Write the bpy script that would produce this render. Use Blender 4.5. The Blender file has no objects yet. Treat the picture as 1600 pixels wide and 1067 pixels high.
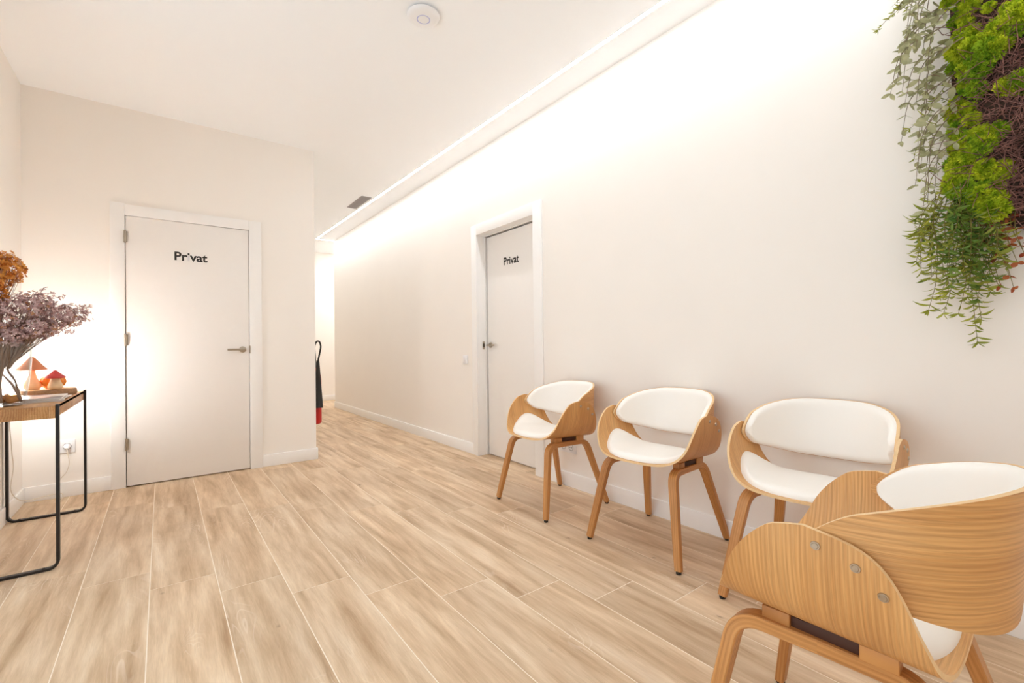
import bpy, bmesh, math, random
from mathutils import Vector, Matrix

# ------------------------------------------------------------------ camera / world / exposure
scene = bpy.context.scene
COL = scene.collection
PI = math.pi

CAM_H = 1.03
YAW, PITCH, ROLL = math.radians(37.13211), math.radians(0.41603), math.radians(-0.68469)
fwd = Vector((math.sin(YAW) * math.cos(PITCH), math.cos(YAW) * math.cos(PITCH), math.sin(PITCH)))
rt0 = Vector((math.cos(YAW), -math.sin(YAW), 0))
up0 = rt0.cross(fwd)
rt = rt0 * math.cos(ROLL) + up0 * math.sin(ROLL)
upv = -rt0 * math.sin(ROLL) + up0 * math.cos(ROLL)
cam_data = bpy.data.cameras.new('camera')
cam_data.sensor_width = 36.0
cam_data.sensor_fit = 'HORIZONTAL'
cam_data.lens = 36.0 * 722.482 / 1600.0
cam_data.clip_start = 0.02
cam = bpy.data.objects.new('camera', cam_data)
M = Matrix((rt, upv, -fwd)).transposed().to_4x4()
M.translation = Vector((0, 0, CAM_H))
cam.matrix_world = M
COL.objects.link(cam)
scene.camera = cam

world = bpy.data.worlds.new('world')
scene.world = world
world.use_nodes = True
world.node_tree.nodes['Background'].inputs[0].default_value = (0.88, 0.94, 1.0, 1)
world.node_tree.nodes['Background'].inputs[1].default_value = 0.455

scene.view_settings.view_transform = 'Standard'
scene.view_settings.look = 'None'
scene.view_settings.gamma = 1.0
scene.view_settings.use_curve_mapping = False
scene.view_settings.exposure = 2.14
scene.cycles.max_bounces = 8
scene.cycles.diffuse_bounces = 7
scene.cycles.transparent_max_bounces = 12
scene.cycles.adaptive_threshold = 0.06
scene.cycles.sample_clamp_indirect = 8.0

LED_STRENGTH = 14.0
LAMP_STRENGTH = 46.0
LED_COL = (0.87, 0.94, 1.0, 1)
LAMP_COL = (0.88, 0.95, 1.0, 1)

# room dimensions
XL, XR = -0.759, 2.355          # left wall, right wall faces
YB = 4.506                      # wall with the closed door
XC = 1.131                      # end of that wall, corridor side
YE = 8.135                      # end of the right wall
YF = 9.29                       # far wall
YN = -2.6                       # wall behind the camera
ZC = 2.845                      # ceiling

# ------------------------------------------------------------------ helpers
def tag(o, label=None, cat=None, group=None, kind=None):
    if label: o['label'] = label
    if cat: o['category'] = cat
    if group: o['group'] = group
    if kind: o['kind'] = kind
    return o

def empty(name, loc, rotz=0.0):
    o = bpy.data.objects.new(name, None)
    o.empty_display_size = 0.1
    o.location = loc
    o.rotation_euler = (0, 0, rotz)
    COL.objects.link(o)
    return o

def link_mesh(name, me, mats, parent=None):
    o = bpy.data.objects.new(name, me)
    if mats is not None:
        for m in (mats if isinstance(mats, (list, tuple)) else [mats]):
            me.materials.append(m)
    COL.objects.link(o)
    if parent: o.parent = parent
    return o

def mesh(name, verts, faces, mats, parent=None, smooth=False, uvs=None, midx=None, auto=None):
    me = bpy.data.meshes.new(name)
    me.from_pydata([tuple(v) for v in verts], [], faces)
    if uvs is not None:
        ul = me.uv_layers.new(name='UVMap')
        for li, l in enumerate(me.loops):
            ul.data[li].uv = uvs[l.vertex_index]
    if midx is not None:
        for p, i in zip(me.polygons, midx): p.material_index = i
    if smooth:
        for p in me.polygons: p.use_smooth = True
        if auto is not None:
            me.set_sharp_from_angle(angle=math.radians(auto))
    me.update()
    return link_mesh(name, me, mats, parent)

class MB:
    """collects shapes, builds them as one mesh"""
    def __init__(self): self.v, self.f, self.uv, self.m = [], [], [], []
    def add(self, vs, fs, uvs=None, m=0):
        b = len(self.v)
        self.v += [Vector(x) for x in vs]
        self.f += [[i + b for i in q] for q in fs]
        self.uv += list(uvs) if uvs else [(x[0], x[1]) for x in vs]
        self.m += [m] * len(fs)
        return self
    def box(self, lo, hi, m=0):
        x0, y0, z0 = lo; x1, y1, z1 = hi
        vs = [(x0,y0,z0),(x1,y0,z0),(x1,y1,z0),(x0,y1,z0),(x0,y0,z1),(x1,y0,z1),(x1,y1,z1),(x0,y1,z1)]
        return self.add(vs, [(0,3,2,1),(4,5,6,7),(0,1,5,4),(1,2,6,5),(2,3,7,6),(3,0,4,7)], m=m)
    def tube(self, pts, r, n=8, m=0, caps=True):
        pts = [Vector(p) for p in pts]
        rr = r if isinstance(r, (list, tuple)) else [r] * len(pts)
        vs, uvs, fs = [], [], []
        t0 = (pts[1] - pts[0]).normalized()
        ref = Vector((0, 0, 1)) if abs(t0.z) < 0.9 else Vector((1, 0, 0))
        nrm = t0.cross(ref).normalized()
        L = 0
        for i, p in enumerate(pts):
            t = (pts[min(i + 1, len(pts) - 1)] - pts[max(i - 1, 0)]).normalized()
            nrm = (nrm - t * nrm.dot(t)).normalized()
            bn = t.cross(nrm)
            if i: L += (p - pts[i - 1]).length
            for k in range(n):
                a = 2 * PI * k / n
                vs.append(p + (nrm * math.cos(a) + bn * math.sin(a)) * rr[i])
                uvs.append((rr[i] * a, L))
        for i in range(len(pts) - 1):
            for k in range(n):
                fs.append((i*n+k, i*n+(k+1)%n, (i+1)*n+(k+1)%n, (i+1)*n+k))
        if caps:
            fs.append(tuple(range(n))[::-1]); fs.append(tuple((len(pts)-1)*n + k for k in range(n)))
        return self.add(vs, fs, uvs, m)
    def lathe(self, prof, n=32, c=(0,0,0), m=0, closed_ends=True, wob=None):
        vs, fs = [], []
        for i, (r, z) in enumerate(prof):
            for k in range(n):
                a = 2 * PI * k / n
                w = wob(a, i) if wob else 1.0
                vs.append((c[0] + r * w * math.cos(a), c[1] + r * w * math.sin(a), c[2] + z))
        for i in range(len(prof) - 1):
            for k in range(n):
                fs.append((i*n+k, i*n+(k+1)%n, (i+1)*n+(k+1)%n, (i+1)*n+k))
        if closed_ends:
            if prof[0][0] > 1e-6: fs.append(tuple(range(n))[::-1])
            if prof[-1][0] > 1e-6: fs.append(tuple((len(prof)-1)*n + k for k in range(n)))
        return self.add(vs, fs, m=m)
    def build(self, name, mats, parent=None, smooth=False, auto=None, off=(0,0,0), bevel=0.0, seg=2):
        o_ = Vector(off)
        ob = mesh(name, [v - o_ for v in self.v], self.f, mats, parent, smooth, self.uv, self.m, auto)
        if bevel > 0: bevel_mesh(ob.data, bevel, seg)
        return ob

def bevel_mesh(me, w, seg=2, ang=30):
    bm = bmesh.new(); bm.from_mesh(me)
    bmesh.ops.remove_doubles(bm, verts=bm.verts, dist=1e-6)
    bmesh.ops.recalc_face_normals(bm, faces=bm.faces)
    es = [e for e in bm.edges if len(e.link_faces) == 2 and e.calc_face_angle(0) > math.radians(ang)]
    bmesh.ops.bevel(bm, geom=es, offset=w, segments=seg, profile=0.5, affect='EDGES', clamp_overlap=True)
    bm.to_mesh(me); bm.free()
    for p in me.polygons: p.use_smooth = True
    me.set_sharp_from_angle(angle=math.radians(50))

def bx(name, lo, hi, mat, parent=None, bevel=0.0, off=(0,0,0), seg=2):
    return MB().box(lo, hi).build(name, mat, parent, off=off, bevel=bevel, seg=seg)

def catmull(pts, n):
    """sample a Catmull-Rom spline through pts (tuples), n samples per span"""
    P = [Vector(p) for p in pts]
    P = [2 * P[0] - P[1]] + P + [2 * P[-1] - P[-2]]
    out = []
    for i in range(1, len(P) - 2):
        for k in range(n):
            t = k / n
            a, b, c, d = P[i-1], P[i], P[i+1], P[i+2]
            out.append(0.5 * ((2*b) + (c-a)*t + (2*a-5*b+4*c-d)*t*t + (3*b-a-3*c+d)*t**3))
    out.append(P[-2].copy())
    return out

def interp(tab, x):
    if x <= tab[0][0]: return tab[0][1]
    for (a, u), (b, v) in zip(tab, tab[1:]):
        if x <= b:
            t = (x - a) / (b - a)
            return u + (v - u) * t
    return tab[-1][1]

def smooth_tab(tab, n=12):
    return [(p.x, p.y) for p in catmull(tab, n)]

# ------------------------------------------------------------------ materials
def new_mat(name):
    m = bpy.data.materials.new(name); m.use_nodes = True
    nt = m.node_tree
    return m, nt, nt.nodes['Principled BSDF']

def srgb(r, g, b):
    f = lambda c: (c / 255 / 12.92) if c / 255 <= 0.04045 else ((c / 255 + 0.055) / 1.055) ** 2.4
    return (f(r), f(g), f(b), 1)

def plain(name, col, rough=0.5, metal=0.0, var=0.0, vscale=20.0, bump=0.0, bscale=200.0, spec=0.5):
    m, nt, b = new_mat(name)
    b.inputs['Base Color'].default_value = col
    b.inputs['Roughness'].default_value = rough
    b.inputs['Metallic'].default_value = metal
    b.inputs['Specular IOR Level'].default_value = spec
    tc = nt.nodes.new('ShaderNodeTexCoord')
    if var > 0:
        nz = nt.nodes.new('ShaderNodeTexNoise'); nz.inputs['Scale'].default_value = vscale
        nz.inputs['Detail'].default_value = 4
        nt.links.new(tc.outputs['Object'], nz.inputs['Vector'])
        mx = nt.nodes.new('ShaderNodeMix'); mx.data_type = 'RGBA'
        mx.inputs[6].default_value = tuple(c * (1 - var) for c in col[:3]) + (1,)
        mx.inputs[7].default_value = tuple(min(1, c * (1 + var)) for c in col[:3]) + (1,)
        nt.links.new(nz.outputs['Fac'], mx.inputs[0]); nt.links.new(mx.outputs[2], b.inputs['Base Color'])
    if bump > 0:
        n2 = nt.nodes.new('ShaderNodeTexNoise'); n2.inputs['Scale'].default_value = bscale
        nt.links.new(tc.outputs['Object'], n2.inputs['Vector'])
        bp = nt.nodes.new('ShaderNodeBump'); bp.inputs['Strength'].default_value = bump
        bp.inputs['Distance'].default_value = 0.002
        nt.links.new(n2.outputs['Fac'], bp.inputs['Height']); nt.links.new(bp.outputs[0], b.inputs['Normal'])
    return m

def emit(name, col, s):
    m, nt, b = new_mat(name)
    b.inputs['Base Color'].default_value = (0.9, 0.9, 0.9, 1)
    b.inputs['Emission Color'].default_value = col
    b.inputs['Emission Strength'].default_value = s
    return m

def ramp(nt, stops):
    r = nt.nodes.new('ShaderNodeValToRGB')
    e = r.color_ramp.elements
    e[0].position, e[0].color = stops[0]
    e[1].position, e[1].color = stops[-1]
    for p, c in stops[1:-1]:
        k = e.new(p); k.color = c
    return r

def mixc(nt, fac, a, b, mode='MIX'):
    mx = nt.nodes.new('ShaderNodeMix'); mx.data_type = 'RGBA'; mx.blend_type = mode
    if hasattr(fac, 'links'): nt.links.new(fac, mx.inputs[0])
    else: mx.inputs[0].default_value = fac
    for s, i in ((a, 6), (b, 7)):
        if hasattr(s, 'links'): nt.links.new(s, mx.inputs[i])
        else: mx.inputs[i].default_value = s
    return mx.outputs[2]

def veneer(name, light, mid, dark, uvmap=True, across=70.0, along=2.2, rough=0.42, axis=0):
    """oak-like grain; axis = index of coordinate running ACROSS the grain"""
    m, nt, b = new_mat(name)
    tc = nt.nodes.new('ShaderNodeTexCoord')
    src = tc.outputs['UV'] if uvmap else tc.outputs['Object']
    oi = nt.nodes.new('ShaderNodeObjectInfo')
    sc = nt.nodes.new('ShaderNodeVectorMath'); sc.operation = 'SCALE'
    sc.inputs[0].default_value = (11.3, 7.1, 3.7); nt.links.new(oi.outputs['Random'], sc.inputs[3])
    ad = nt.nodes.new('ShaderNodeVectorMath'); ad.operation = 'ADD'
    nt.links.new(src, ad.inputs[0]); nt.links.new(sc.outputs[0], ad.inputs[1])
    def mp(s):
        n = nt.nodes.new('ShaderNodeMapping'); n.inputs['Scale'].default_value = s
        nt.links.new(ad.outputs[0], n.inputs['Vector']); return n.outputs[0]
    def ax(a, l):
        v = [l, l, l]; v[axis] = a
        if not uvmap: v[2] = a
        return tuple(v)
    big = nt.nodes.new('ShaderNodeTexNoise'); big.inputs['Scale'].default_value = 1; big.inputs['Detail'].default_value = 2
    nt.links.new(mp(ax(14, 1.3)), big.inputs['Vector'])
    # ring lines: a wave across the grain bent by a stretched noise (cathedral figure)
    wv = nt.nodes.new('ShaderNodeTexNoise'); wv.inputs['Scale'].default_value = 1; wv.inputs['Detail'].default_value = 1.5
    nt.links.new(mp(ax(7, 1.6)), wv.inputs['Vector'])
    sp = nt.nodes.new('ShaderNodeSeparateXYZ'); nt.links.new(ad.outputs[0], sp.inputs[0])
    acr = nt.nodes.new('ShaderNodeMath'); acr.operation = 'MULTIPLY'; acr.inputs[1].default_value = 700
    nt.links.new(sp.outputs[axis], acr.inputs[0])
    mul = nt.nodes.new('ShaderNodeMath'); mul.operation = 'MULTIPLY_ADD'; mul.inputs[1].default_value = 34
    nt.links.new(wv.outputs['Fac'], mul.inputs[0]); nt.links.new(acr.outputs[0], mul.inputs[2])
    sn = nt.nodes.new('ShaderNodeMath'); sn.operation = 'SINE'; nt.links.new(mul.outputs[0], sn.inputs[0])
    sn2 = nt.nodes.new('ShaderNodeMath'); sn2.operation = 'MULTIPLY_ADD'; sn2.inputs[1].default_value = 0.5; sn2.inputs[2].default_value = 0.5
    nt.links.new(sn.outputs[0], sn2.inputs[0])
    fine = nt.nodes.new('ShaderNodeTexNoise'); fine.inputs['Scale'].default_value = 1; fine.inputs['Detail'].default_value = 5
    fine.inputs['Roughness'].default_value = 0.7
    nt.links.new(mp(ax(across * 4, along * 2.5)), fine.inputs['Vector'])
    r1 = ramp(nt, [(0.25, dark), (0.5, mid), (0.75, light)])
    nt.links.new(big.outputs['Fac'], r1.inputs[0])
    c = mixc(nt, 0.30, r1.outputs[0], mixc(nt, sn2.outputs[0], dark, light))
    rf = ramp(nt, [(0.35, (0.62, 0.55, 0.48, 1)), (0.6, (1.08, 1.06, 1.04, 1))])
    nt.links.new(fine.outputs['Fac'], rf.inputs[0])
    c = mixc(nt, 0.55, c, rf.outputs[0], 'MULTIPLY')
    nt.links.new(c, b.inputs['Base Color'])
    b.inputs['Roughness'].default_value = rough
    bp = nt.nodes.new('ShaderNodeBump'); bp.inputs['Strength'].default_value = 0.08; bp.inputs['Distance'].default_value = 0.001
    nt.links.new(fine.outputs['Fac'], bp.inputs['Height']); nt.links.new(bp.outputs[0], b.inputs['Normal'])
    return m

def tile_mat():
    m, nt, b = new_mat('oak_look_porcelain')
    tc = nt.nodes.new('ShaderNodeTexCoord')
    oi = nt.nodes.new('ShaderNodeObjectInfo')
    sc = nt.nodes.new('ShaderNodeVectorMath'); sc.operation = 'SCALE'
    sc.inputs[0].default_value = (31.0, 57.0, 13.0); nt.links.new(oi.outputs['Random'], sc.inputs[3])
    ad = nt.nodes.new('ShaderNodeVectorMath'); ad.operation = 'ADD'
    nt.links.new(tc.outputs['Object'], ad.inputs[0]); nt.links.new(sc.outputs[0], ad.inputs[1])
    def mp(s):
        n = nt.nodes.new('ShaderNodeMapping'); n.inputs['Scale'].default_value = s
        nt.links.new(ad.outputs[0], n.inputs['Vector']); return n.outputs[0]
    def noise(scale, detail=3, rough=0.5, dist=0.0):
        n = nt.nodes.new('ShaderNodeTexNoise'); n.inputs['Scale'].default_value = 1
        n.inputs['Detail'].default_value = detail; n.inputs['Roughness'].default_value = rough
        n.inputs['Distortion'].default_value = dist
        nt.links.new(mp(scale), n.inputs['Vector']); return n.outputs['Fac']
    streak = noise((17, 1.7, 1), 5, 0.58, 0.3)
    r1 = ramp(nt, [(0.26, srgb(178, 146, 113)), (0.43, srgb(206, 177, 145)), (0.57, srgb(223, 198, 168)), (0.76, srgb(238, 219, 195))])
    nt.links.new(streak, r1.inputs[0])
    cloud = noise((4.5, 1.2, 1), 3)
    r2 = ramp(nt, [(0.3, (0.90, 0.88, 0.86, 1)), (0.65, (1.06, 1.05, 1.03, 1))])
    nt.links.new(cloud, r2.inputs[0])
    c = mixc(nt, 0.8, r1.outputs[0], r2.outputs[0], 'MULTIPLY')
    fine = noise((330, 14, 1), 4, 0.7)
    r3 = ramp(nt, [(0.3, (0.82, 0.79, 0.76, 1)), (0.62, (1.07, 1.07, 1.06, 1))])
    nt.links.new(fine, r3.inputs[0])
    c = mixc(nt, 0.5, c, r3.outputs[0], 'MULTIPLY')
    # pale cerused figure lines
    w = noise((6, 1.6, 1), 2, 0.5, 0.6)
    mu = nt.nodes.new('ShaderNodeMath'); mu.operation = 'MULTIPLY'; mu.inputs[1].default_value = 150; nt.links.new(w, mu.inputs[0])
    sn = nt.nodes.new('ShaderNodeMath'); sn.operation = 'SINE'; nt.links.new(mu.outputs[0], sn.inputs[0])
    r4 = ramp(nt, [(0.80, (0, 0, 0, 1)), (0.98, (1, 1, 1, 1))]); nt.links.new(sn.outputs[0], r4.inputs[0])
    patch = noise((5, 2.2, 1), 1)
    r5 = ramp(nt, [(0.58, (0, 0, 0, 1)), (0.70, (0.4, 0.4, 0.4, 1))]); nt.links.new(patch, r5.inputs[0])
    fm = nt.nodes.new('ShaderNodeMath'); fm.operation = 'MULTIPLY'
    nt.links.new(r4.outputs[0], fm.inputs[0]); nt.links.new(r5.outputs[0], fm.inputs[1])
    c = mixc(nt, fm.outputs[0], c, srgb(246, 230, 212))
    # knots
    vo = nt.nodes.new('ShaderNodeTexVoronoi'); vo.inputs['Scale'].default_value = 1.0
    nt.links.new(mp((7, 3.6, 1)), vo.inputs['Vector'])
    r6 = ramp(nt, [(0.03, (1, 1, 1, 1)), (0.10, (0, 0, 0, 1))]); nt.links.new(vo.outputs['Distance'], r6.inputs[0])
    kn = noise((26, 20, 1), 1)
    r7 = ramp(nt, [(0.5, (0, 0, 0, 1)), (0.62, (0.7, 0.7, 0.7, 1))]); nt.links.new(kn, r7.inputs[0])
    km = nt.nodes.new('ShaderNodeMath'); km.operation = 'MULTIPLY'
    nt.links.new(r6.outputs[0], km.inputs[0]); nt.links.new(r7.outputs[0], km.inputs[1])
    c = mixc(nt, km.outputs[0], c, srgb(140, 112, 90))
    # a little tone difference from tile to tile
    hv = nt.nodes.new('ShaderNodeHueSaturation')
    mr = nt.nodes.new('ShaderNodeMapRange'); mr.inputs[3].default_value = 0.94; mr.inputs[4].default_value = 1.05
    nt.links.new(oi.outputs['Random'], mr.inputs[0]); nt.links.new(mr.outputs[0], hv.inputs['Value'])
    nt.links.new(c, hv.inputs['Color'])
    nt.links.new(hv.outputs[0], b.inputs['Base Color'])
    b.inputs['Roughness'].default_value = 0.55
    b.inputs['Specular IOR Level'].default_value = 0.35
    bp = nt.nodes.new('ShaderNodeBump'); bp.inputs['Strength'].default_value = 0.12; bp.inputs['Distance'].default_value = 0.001
    nt.links.new(fine, bp.inputs['Height']); nt.links.new(bp.outputs[0], b.inputs['Normal'])
    return m

def thin_glass(name, tint=(0.97, 0.98, 0.98, 1)):
    m, nt, b = new_mat(name)
    tr = nt.nodes.new('ShaderNodeBsdfTransparent')
    gl = nt.nodes.new('ShaderNodeBsdfGlossy'); gl.inputs['Roughness'].default_value = 0.02
    lw = nt.nodes.new('ShaderNodeLayerWeight'); lw.inputs['Blend'].default_value = 0.5
    pw = nt.nodes.new('ShaderNodeMath'); pw.operation = 'POWER'; pw.inputs[1].default_value = 5.0
    nt.links.new(lw.outputs['Facing'], pw.inputs[0])
    tp = nt.nodes.new('ShaderNodeMath'); tp.operation = 'POWER'; tp.inputs[1].default_value = 3.0
    nt.links.new(lw.outputs['Facing'], tp.inputs[0])
    nt.links.new(mixc(nt, tp.outputs[0], tint, (0.66, 0.70, 0.68, 1)), tr.inputs[0])
    fr = nt.nodes.new('ShaderNodeMath'); fr.operation = 'MULTIPLY_ADD'; fr.inputs[1].default_value = 0.75; fr.inputs[2].default_value = 0.045
    nt.links.new(pw.outputs[0], fr.inputs[0])
    mx = nt.nodes.new('ShaderNodeMixShader')
    nt.links.new(fr.outputs[0], mx.inputs[0]); nt.links.new(tr.outputs[0], mx.inputs[1]); nt.links.new(gl.outputs[0], mx.inputs[2])
    out = nt.nodes['Material Output']; nt.links.new(mx.outputs[0], out.inputs['Surface'])
    return m

def leafmat(name, c0, c1, rough=0.5, transl=0.25, scale=30):
    m, nt, b = new_mat(name)
    tc = nt.nodes.new('ShaderNodeTexCoord'); oi = nt.nodes.new('ShaderNodeObjectInfo')
    nz = nt.nodes.new('ShaderNodeTexNoise'); nz.inputs['Scale'].default_value = scale
    ad = nt.nodes.new('ShaderNodeVectorMath'); ad.operation = 'ADD'
    nt.links.new(tc.outputs['Object'], ad.inputs[0]); nt.links.new(oi.outputs['Random'], ad.inputs[1])
    nt.links.new(ad.outputs[0], nz.inputs['Vector'])
    r = ramp(nt, [(0.32, c0), (0.68, c1)]); nt.links.new(nz.outputs['Fac'], r.inputs[0])
    nt.links.new(r.outputs[0], b.inputs['Base Color']); b.inputs['Roughness'].default_value = rough
    tl = nt.nodes.new('ShaderNodeBsdfTranslucent'); nt.links.new(r.outputs[0], tl.inputs[0])
    mx = nt.nodes.new('ShaderNodeMixShader'); mx.inputs[0].default_value = transl
    nt.links.new(b.outputs[0], mx.inputs[1]); nt.links.new(tl.outputs[0], mx.inputs[2])
    nt.links.new(mx.outputs[0], nt.nodes['Material Output'].inputs['Surface'])
    return m

MAT = {}
MAT['wall'] = plain('cream_wall_paint', srgb(246, 240, 233), 0.85, var=0.015, vscale=3, bump=0.05, bscale=400, spec=0.2)
MAT['ceiling'] = plain('white_ceiling_paint', srgb(250, 251, 252), 0.9, var=0.01, vscale=3, spec=0.2)
MAT['trim'] = plain('white_lacquer_trim', srgb(246, 243, 240), 0.45, var=0.01)
MAT['door'] = plain('white_lacquer_door', srgb(243, 238, 233), 0.42, var=0.01)
MAT['gap'] = plain('painted_gap_shade', srgb(70, 58, 48), 0.9, var=0.05)  # shade of the door gaps, put into the colour
MAT['tile'] = tile_mat()
MAT['grout'] = plain('pale_grout', srgb(250, 236, 218), 0.9, var=0.04, vscale=40)
MAT['steel'] = plain('brushed_nickel', srgb(178, 166, 150), 0.35, 1.0, var=0.03)
MAT['letter'] = plain('black_vinyl', srgb(36, 30, 26), 0.5, var=0.03)
MAT['letter_worn'] = plain('clear_vinyl_residue', srgb(226, 220, 222), 0.3, var=0.02)
MAT['led'] = emit('led_diffuser', LED_COL, LED_STRENGTH)
MAT['panel'] = emit('fill_panel_diffuser', LED_COL, 4.5)  # glow of the added fill panel
MAT['vent'] = plain('grey_vent', srgb(168, 160, 158), 0.5, var=0.04)
MAT['ventdark'] = plain('vent_dark', srgb(110, 104, 102), 0.7, var=0.04)
MAT['plastic'] = plain('white_plastic', srgb(240, 238, 238), 0.4, var=0.01)
MAT['plastic_blue'] = plain('blue_grey_ring', srgb(176, 178, 226), 0.4, var=0.02)
MAT['plastic_grey'] = plain('grey_plastic', srgb(120, 116, 112), 0.5, var=0.03)
MAT['hole'] = plain('dark_hole', srgb(60, 52, 46), 0.8, var=0.05)
MAT['oak'] = veneer('oak_veneer', srgb(226, 178, 118), srgb(214, 160, 98), srgb(192, 134, 74))
MAT['oak_edge'] = plain('ply_edge', srgb(236, 200, 150), 0.6, var=0.12, vscale=120)
MAT['oakleg'] = veneer('oak_leg', srgb(214, 158, 96), srgb(196, 136, 74), srgb(164, 104, 50), across=60)
MAT['leather'] = plain('white_leatherette', srgb(249, 244, 237), 0.42, var=0.012, vscale=8, bump=0.05, bscale=900)
MAT['rubber'] = plain('black_rubber', srgb(32, 26, 22), 0.7, var=0.05)
MAT['darkblock'] = plain('dark_brown_block', srgb(70, 36, 18), 0.6, var=0.08)
MAT['bolt'] = plain('nickel_bolt', srgb(190, 176, 158), 0.35, 1.0, var=0.03)
MAT['blackmetal'] = plain('black_steel', srgb(44, 40, 38), 0.45, 0.4, var=0.05)
MAT['tabletop'] = veneer('mango_wood', srgb(214, 170, 118), srgb(190, 138, 84), srgb(150, 98, 52), uvmap=False, across=40, axis=0, rough=0.5)
MAT['glass'] = thin_glass('vase_glass')
MAT['bark'] = plain('tree_bark', srgb(168, 132, 98), 0.9, var=0.45, vscale=90, bump=0.6, bscale=120)
MAT['cutwood'] = plain('pale_cut_wood', srgb(222, 184, 136), 0.7, var=0.08, vscale=30)
MAT['lamp'] = emit('opal_lamp', LAMP_COL, LAMP_STRENGTH)

# ------------------------------------------------------------------ the room shell
def struct(o): o['kind'] = 'structure'; return o

# floor: grout bed + individually laid porcelain planks
fl = MB()
fl.box((XL - 0.1, YN - 0.1, -0.06), (XR + 0.13, YE, -0.0009))
fl.box((XL - 0.1, YE, -0.06), (4.2, YF + 0.1, -0.0009))
floor = struct(fl.build('floor', MAT['grout']))
TW, TL, GAP = 0.2385, 1.2275, 0.0034
tile_cache = {}
def tile_mesh(w, l):
    key = (round(w, 4), round(l, 4))
    if key in tile_cache: return tile_cache[key]
    c, d, t = 0.0008, 0.0006, 0.0022
    vs, fs = [], []
    for (hx, hy, z) in ((w/2, l/2, -t), (w/2, l/2, -d), (w/2 - c, l/2 - c, 0)):
        vs += [(-hx, -hy, z), (hx, -hy, z), (hx, hy, z), (-hx, hy, z)]
    for r in range(2):
        for k in range(4):
            fs.append((r*4+k, r*4+(k+1)%4, r*4+4+(k+1)%4, r*4+4+k))
    fs.append((8, 9, 10, 11))
    me = bpy.data.meshes.new('floor_tile'); me.from_pydata(vs, [], fs); me.materials.append(MAT['tile'])
    tile_cache[key] = me
    return me
for k in range(-5, 17):
    x1 = 0.43 + TW * k; x0 = x1 - TW
    xa, xb = max(x0, XL - 0.02), min(x1, 4.1)
    if xb - xa < 0.02: continue
    xm = (xa + xb) / 2
    for n in range(-5, 8):
        y0 = 2.319 - 0.2045 * k + n * TL; y1 = y0 + TL
        lo = YN if xa < XR - 0.005 else YE
        hi = (YB + 0.06) if xm < XC - 0.02 else YF + 0.02
        ya, yb = max(y0, lo), min(y1, hi)
        if yb - ya < 0.03: continue
        xbb = min(xb, XR + 0.115) if (yb <= YE and xb > XR) else xb
        o = bpy.data.objects.new('floor_tile', tile_mesh(xbb - xa - GAP, yb - ya - GAP))
        o.location = ((xa + xbb) / 2, (ya + yb) / 2, 0)
        o.parent = floor; COL.objects.link(o)

struct(MB().box((XL - 0.1, YN - 0.1, ZC), (4.2, YF + 0.1, ZC + 0.1)).build('ceiling', MAT['ceiling']))
# left wall: solid beside the console table, with an added, unseen window beside the camera for fill light
WY0, WY1, WZ0, WZ1 = -1.5, 2.95, 0.10, 2.66
w = MB()
w.box((XL - 0.12, WY1, -0.05), (XL, YB, ZC)); w.box((XL - 0.12, YN - 0.1, -0.05), (XL, WY0, ZC))
w.box((XL - 0.12, WY0, -0.05), (XL, WY1, WZ0)); w.box((XL - 0.12, WY0, WZ1), (XL, WY1, ZC))
struct(w.build('wall_left', MAT['wall']))
win = empty('fill_window', (XL - 0.06, (WY0 + WY1) / 2, WZ0)); struct(win)
for k in range(5):
    y = WY0 + (WY1 - WY0 - 0.05) * k / 4
    bx('fill_window_post', (XL - 0.09, y, WZ0), (XL - 0.03, y + 0.05, WZ1), MAT['trim'], win, 0.002, win.location)
    if k < 4: bx('pane', (XL - 0.063, y + 0.05, WZ0), (XL - 0.057, y + (WY1 - WY0 - 0.05) / 4, WZ1), MAT['glass'], win, 0, win.location)
# wall with the closed door (recess behind the leaf)
D1A, D1B, D1H = -0.218, 0.597, 2.036
w = MB()
w.box((XL - 0.12, YB, -0.05), (D1A - 0.02, YB + 0.14, ZC))
w.box((D1B + 0.02, YB, -0.05), (XC, YB + 0.14, ZC))
w.box((D1A - 0.02, YB, D1H + 0.02), (D1B + 0.02, YB + 0.14, ZC))
w.box((XL - 0.12, YB + 0.14, -0.05), (XC, YB + 0.20, ZC))
struct(w.build('wall_back', MAT['wall']))
struct(bx('wall_corridor', (XC - 0.12, YB + 0.20, -0.05), (XC, YF, ZC), MAT['wall']))
# right wall with the recessed door
D2A, D2B, D2H = 2.805, 3.630, 2.056
w = MB()
w.box((XR, YN - 0.1, -0.05), (XR + 0.14, D2A - 0.02, ZC))
w.box((XR, D2B + 0.02, -0.05), (XR + 0.14, YE, ZC))
w.box((XR, D2A - 0.02, D2H + 0.02), (XR + 0.14, D2B + 0.02, ZC))
struct(w.build('wall_right', MAT['wall']))
struct(bx('wall_right_return', (XR + 0.14, YE - 0.14, -0.05), (4.2, YE, ZC), MAT['wall']))
struct(bx('wall_far', (XC - 0.12, YF, -0.05), (4.2, YF + 0.12, ZC), MAT['wall']))
struct(bx('wall_far_side', (4.1, YE, -0.05), (4.2, YF, ZC), MAT['wall']))
struct(bx('wall_near', (XL, YN - 0.1, -0.05), (XR, YN, ZC), MAT['wall']))

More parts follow.
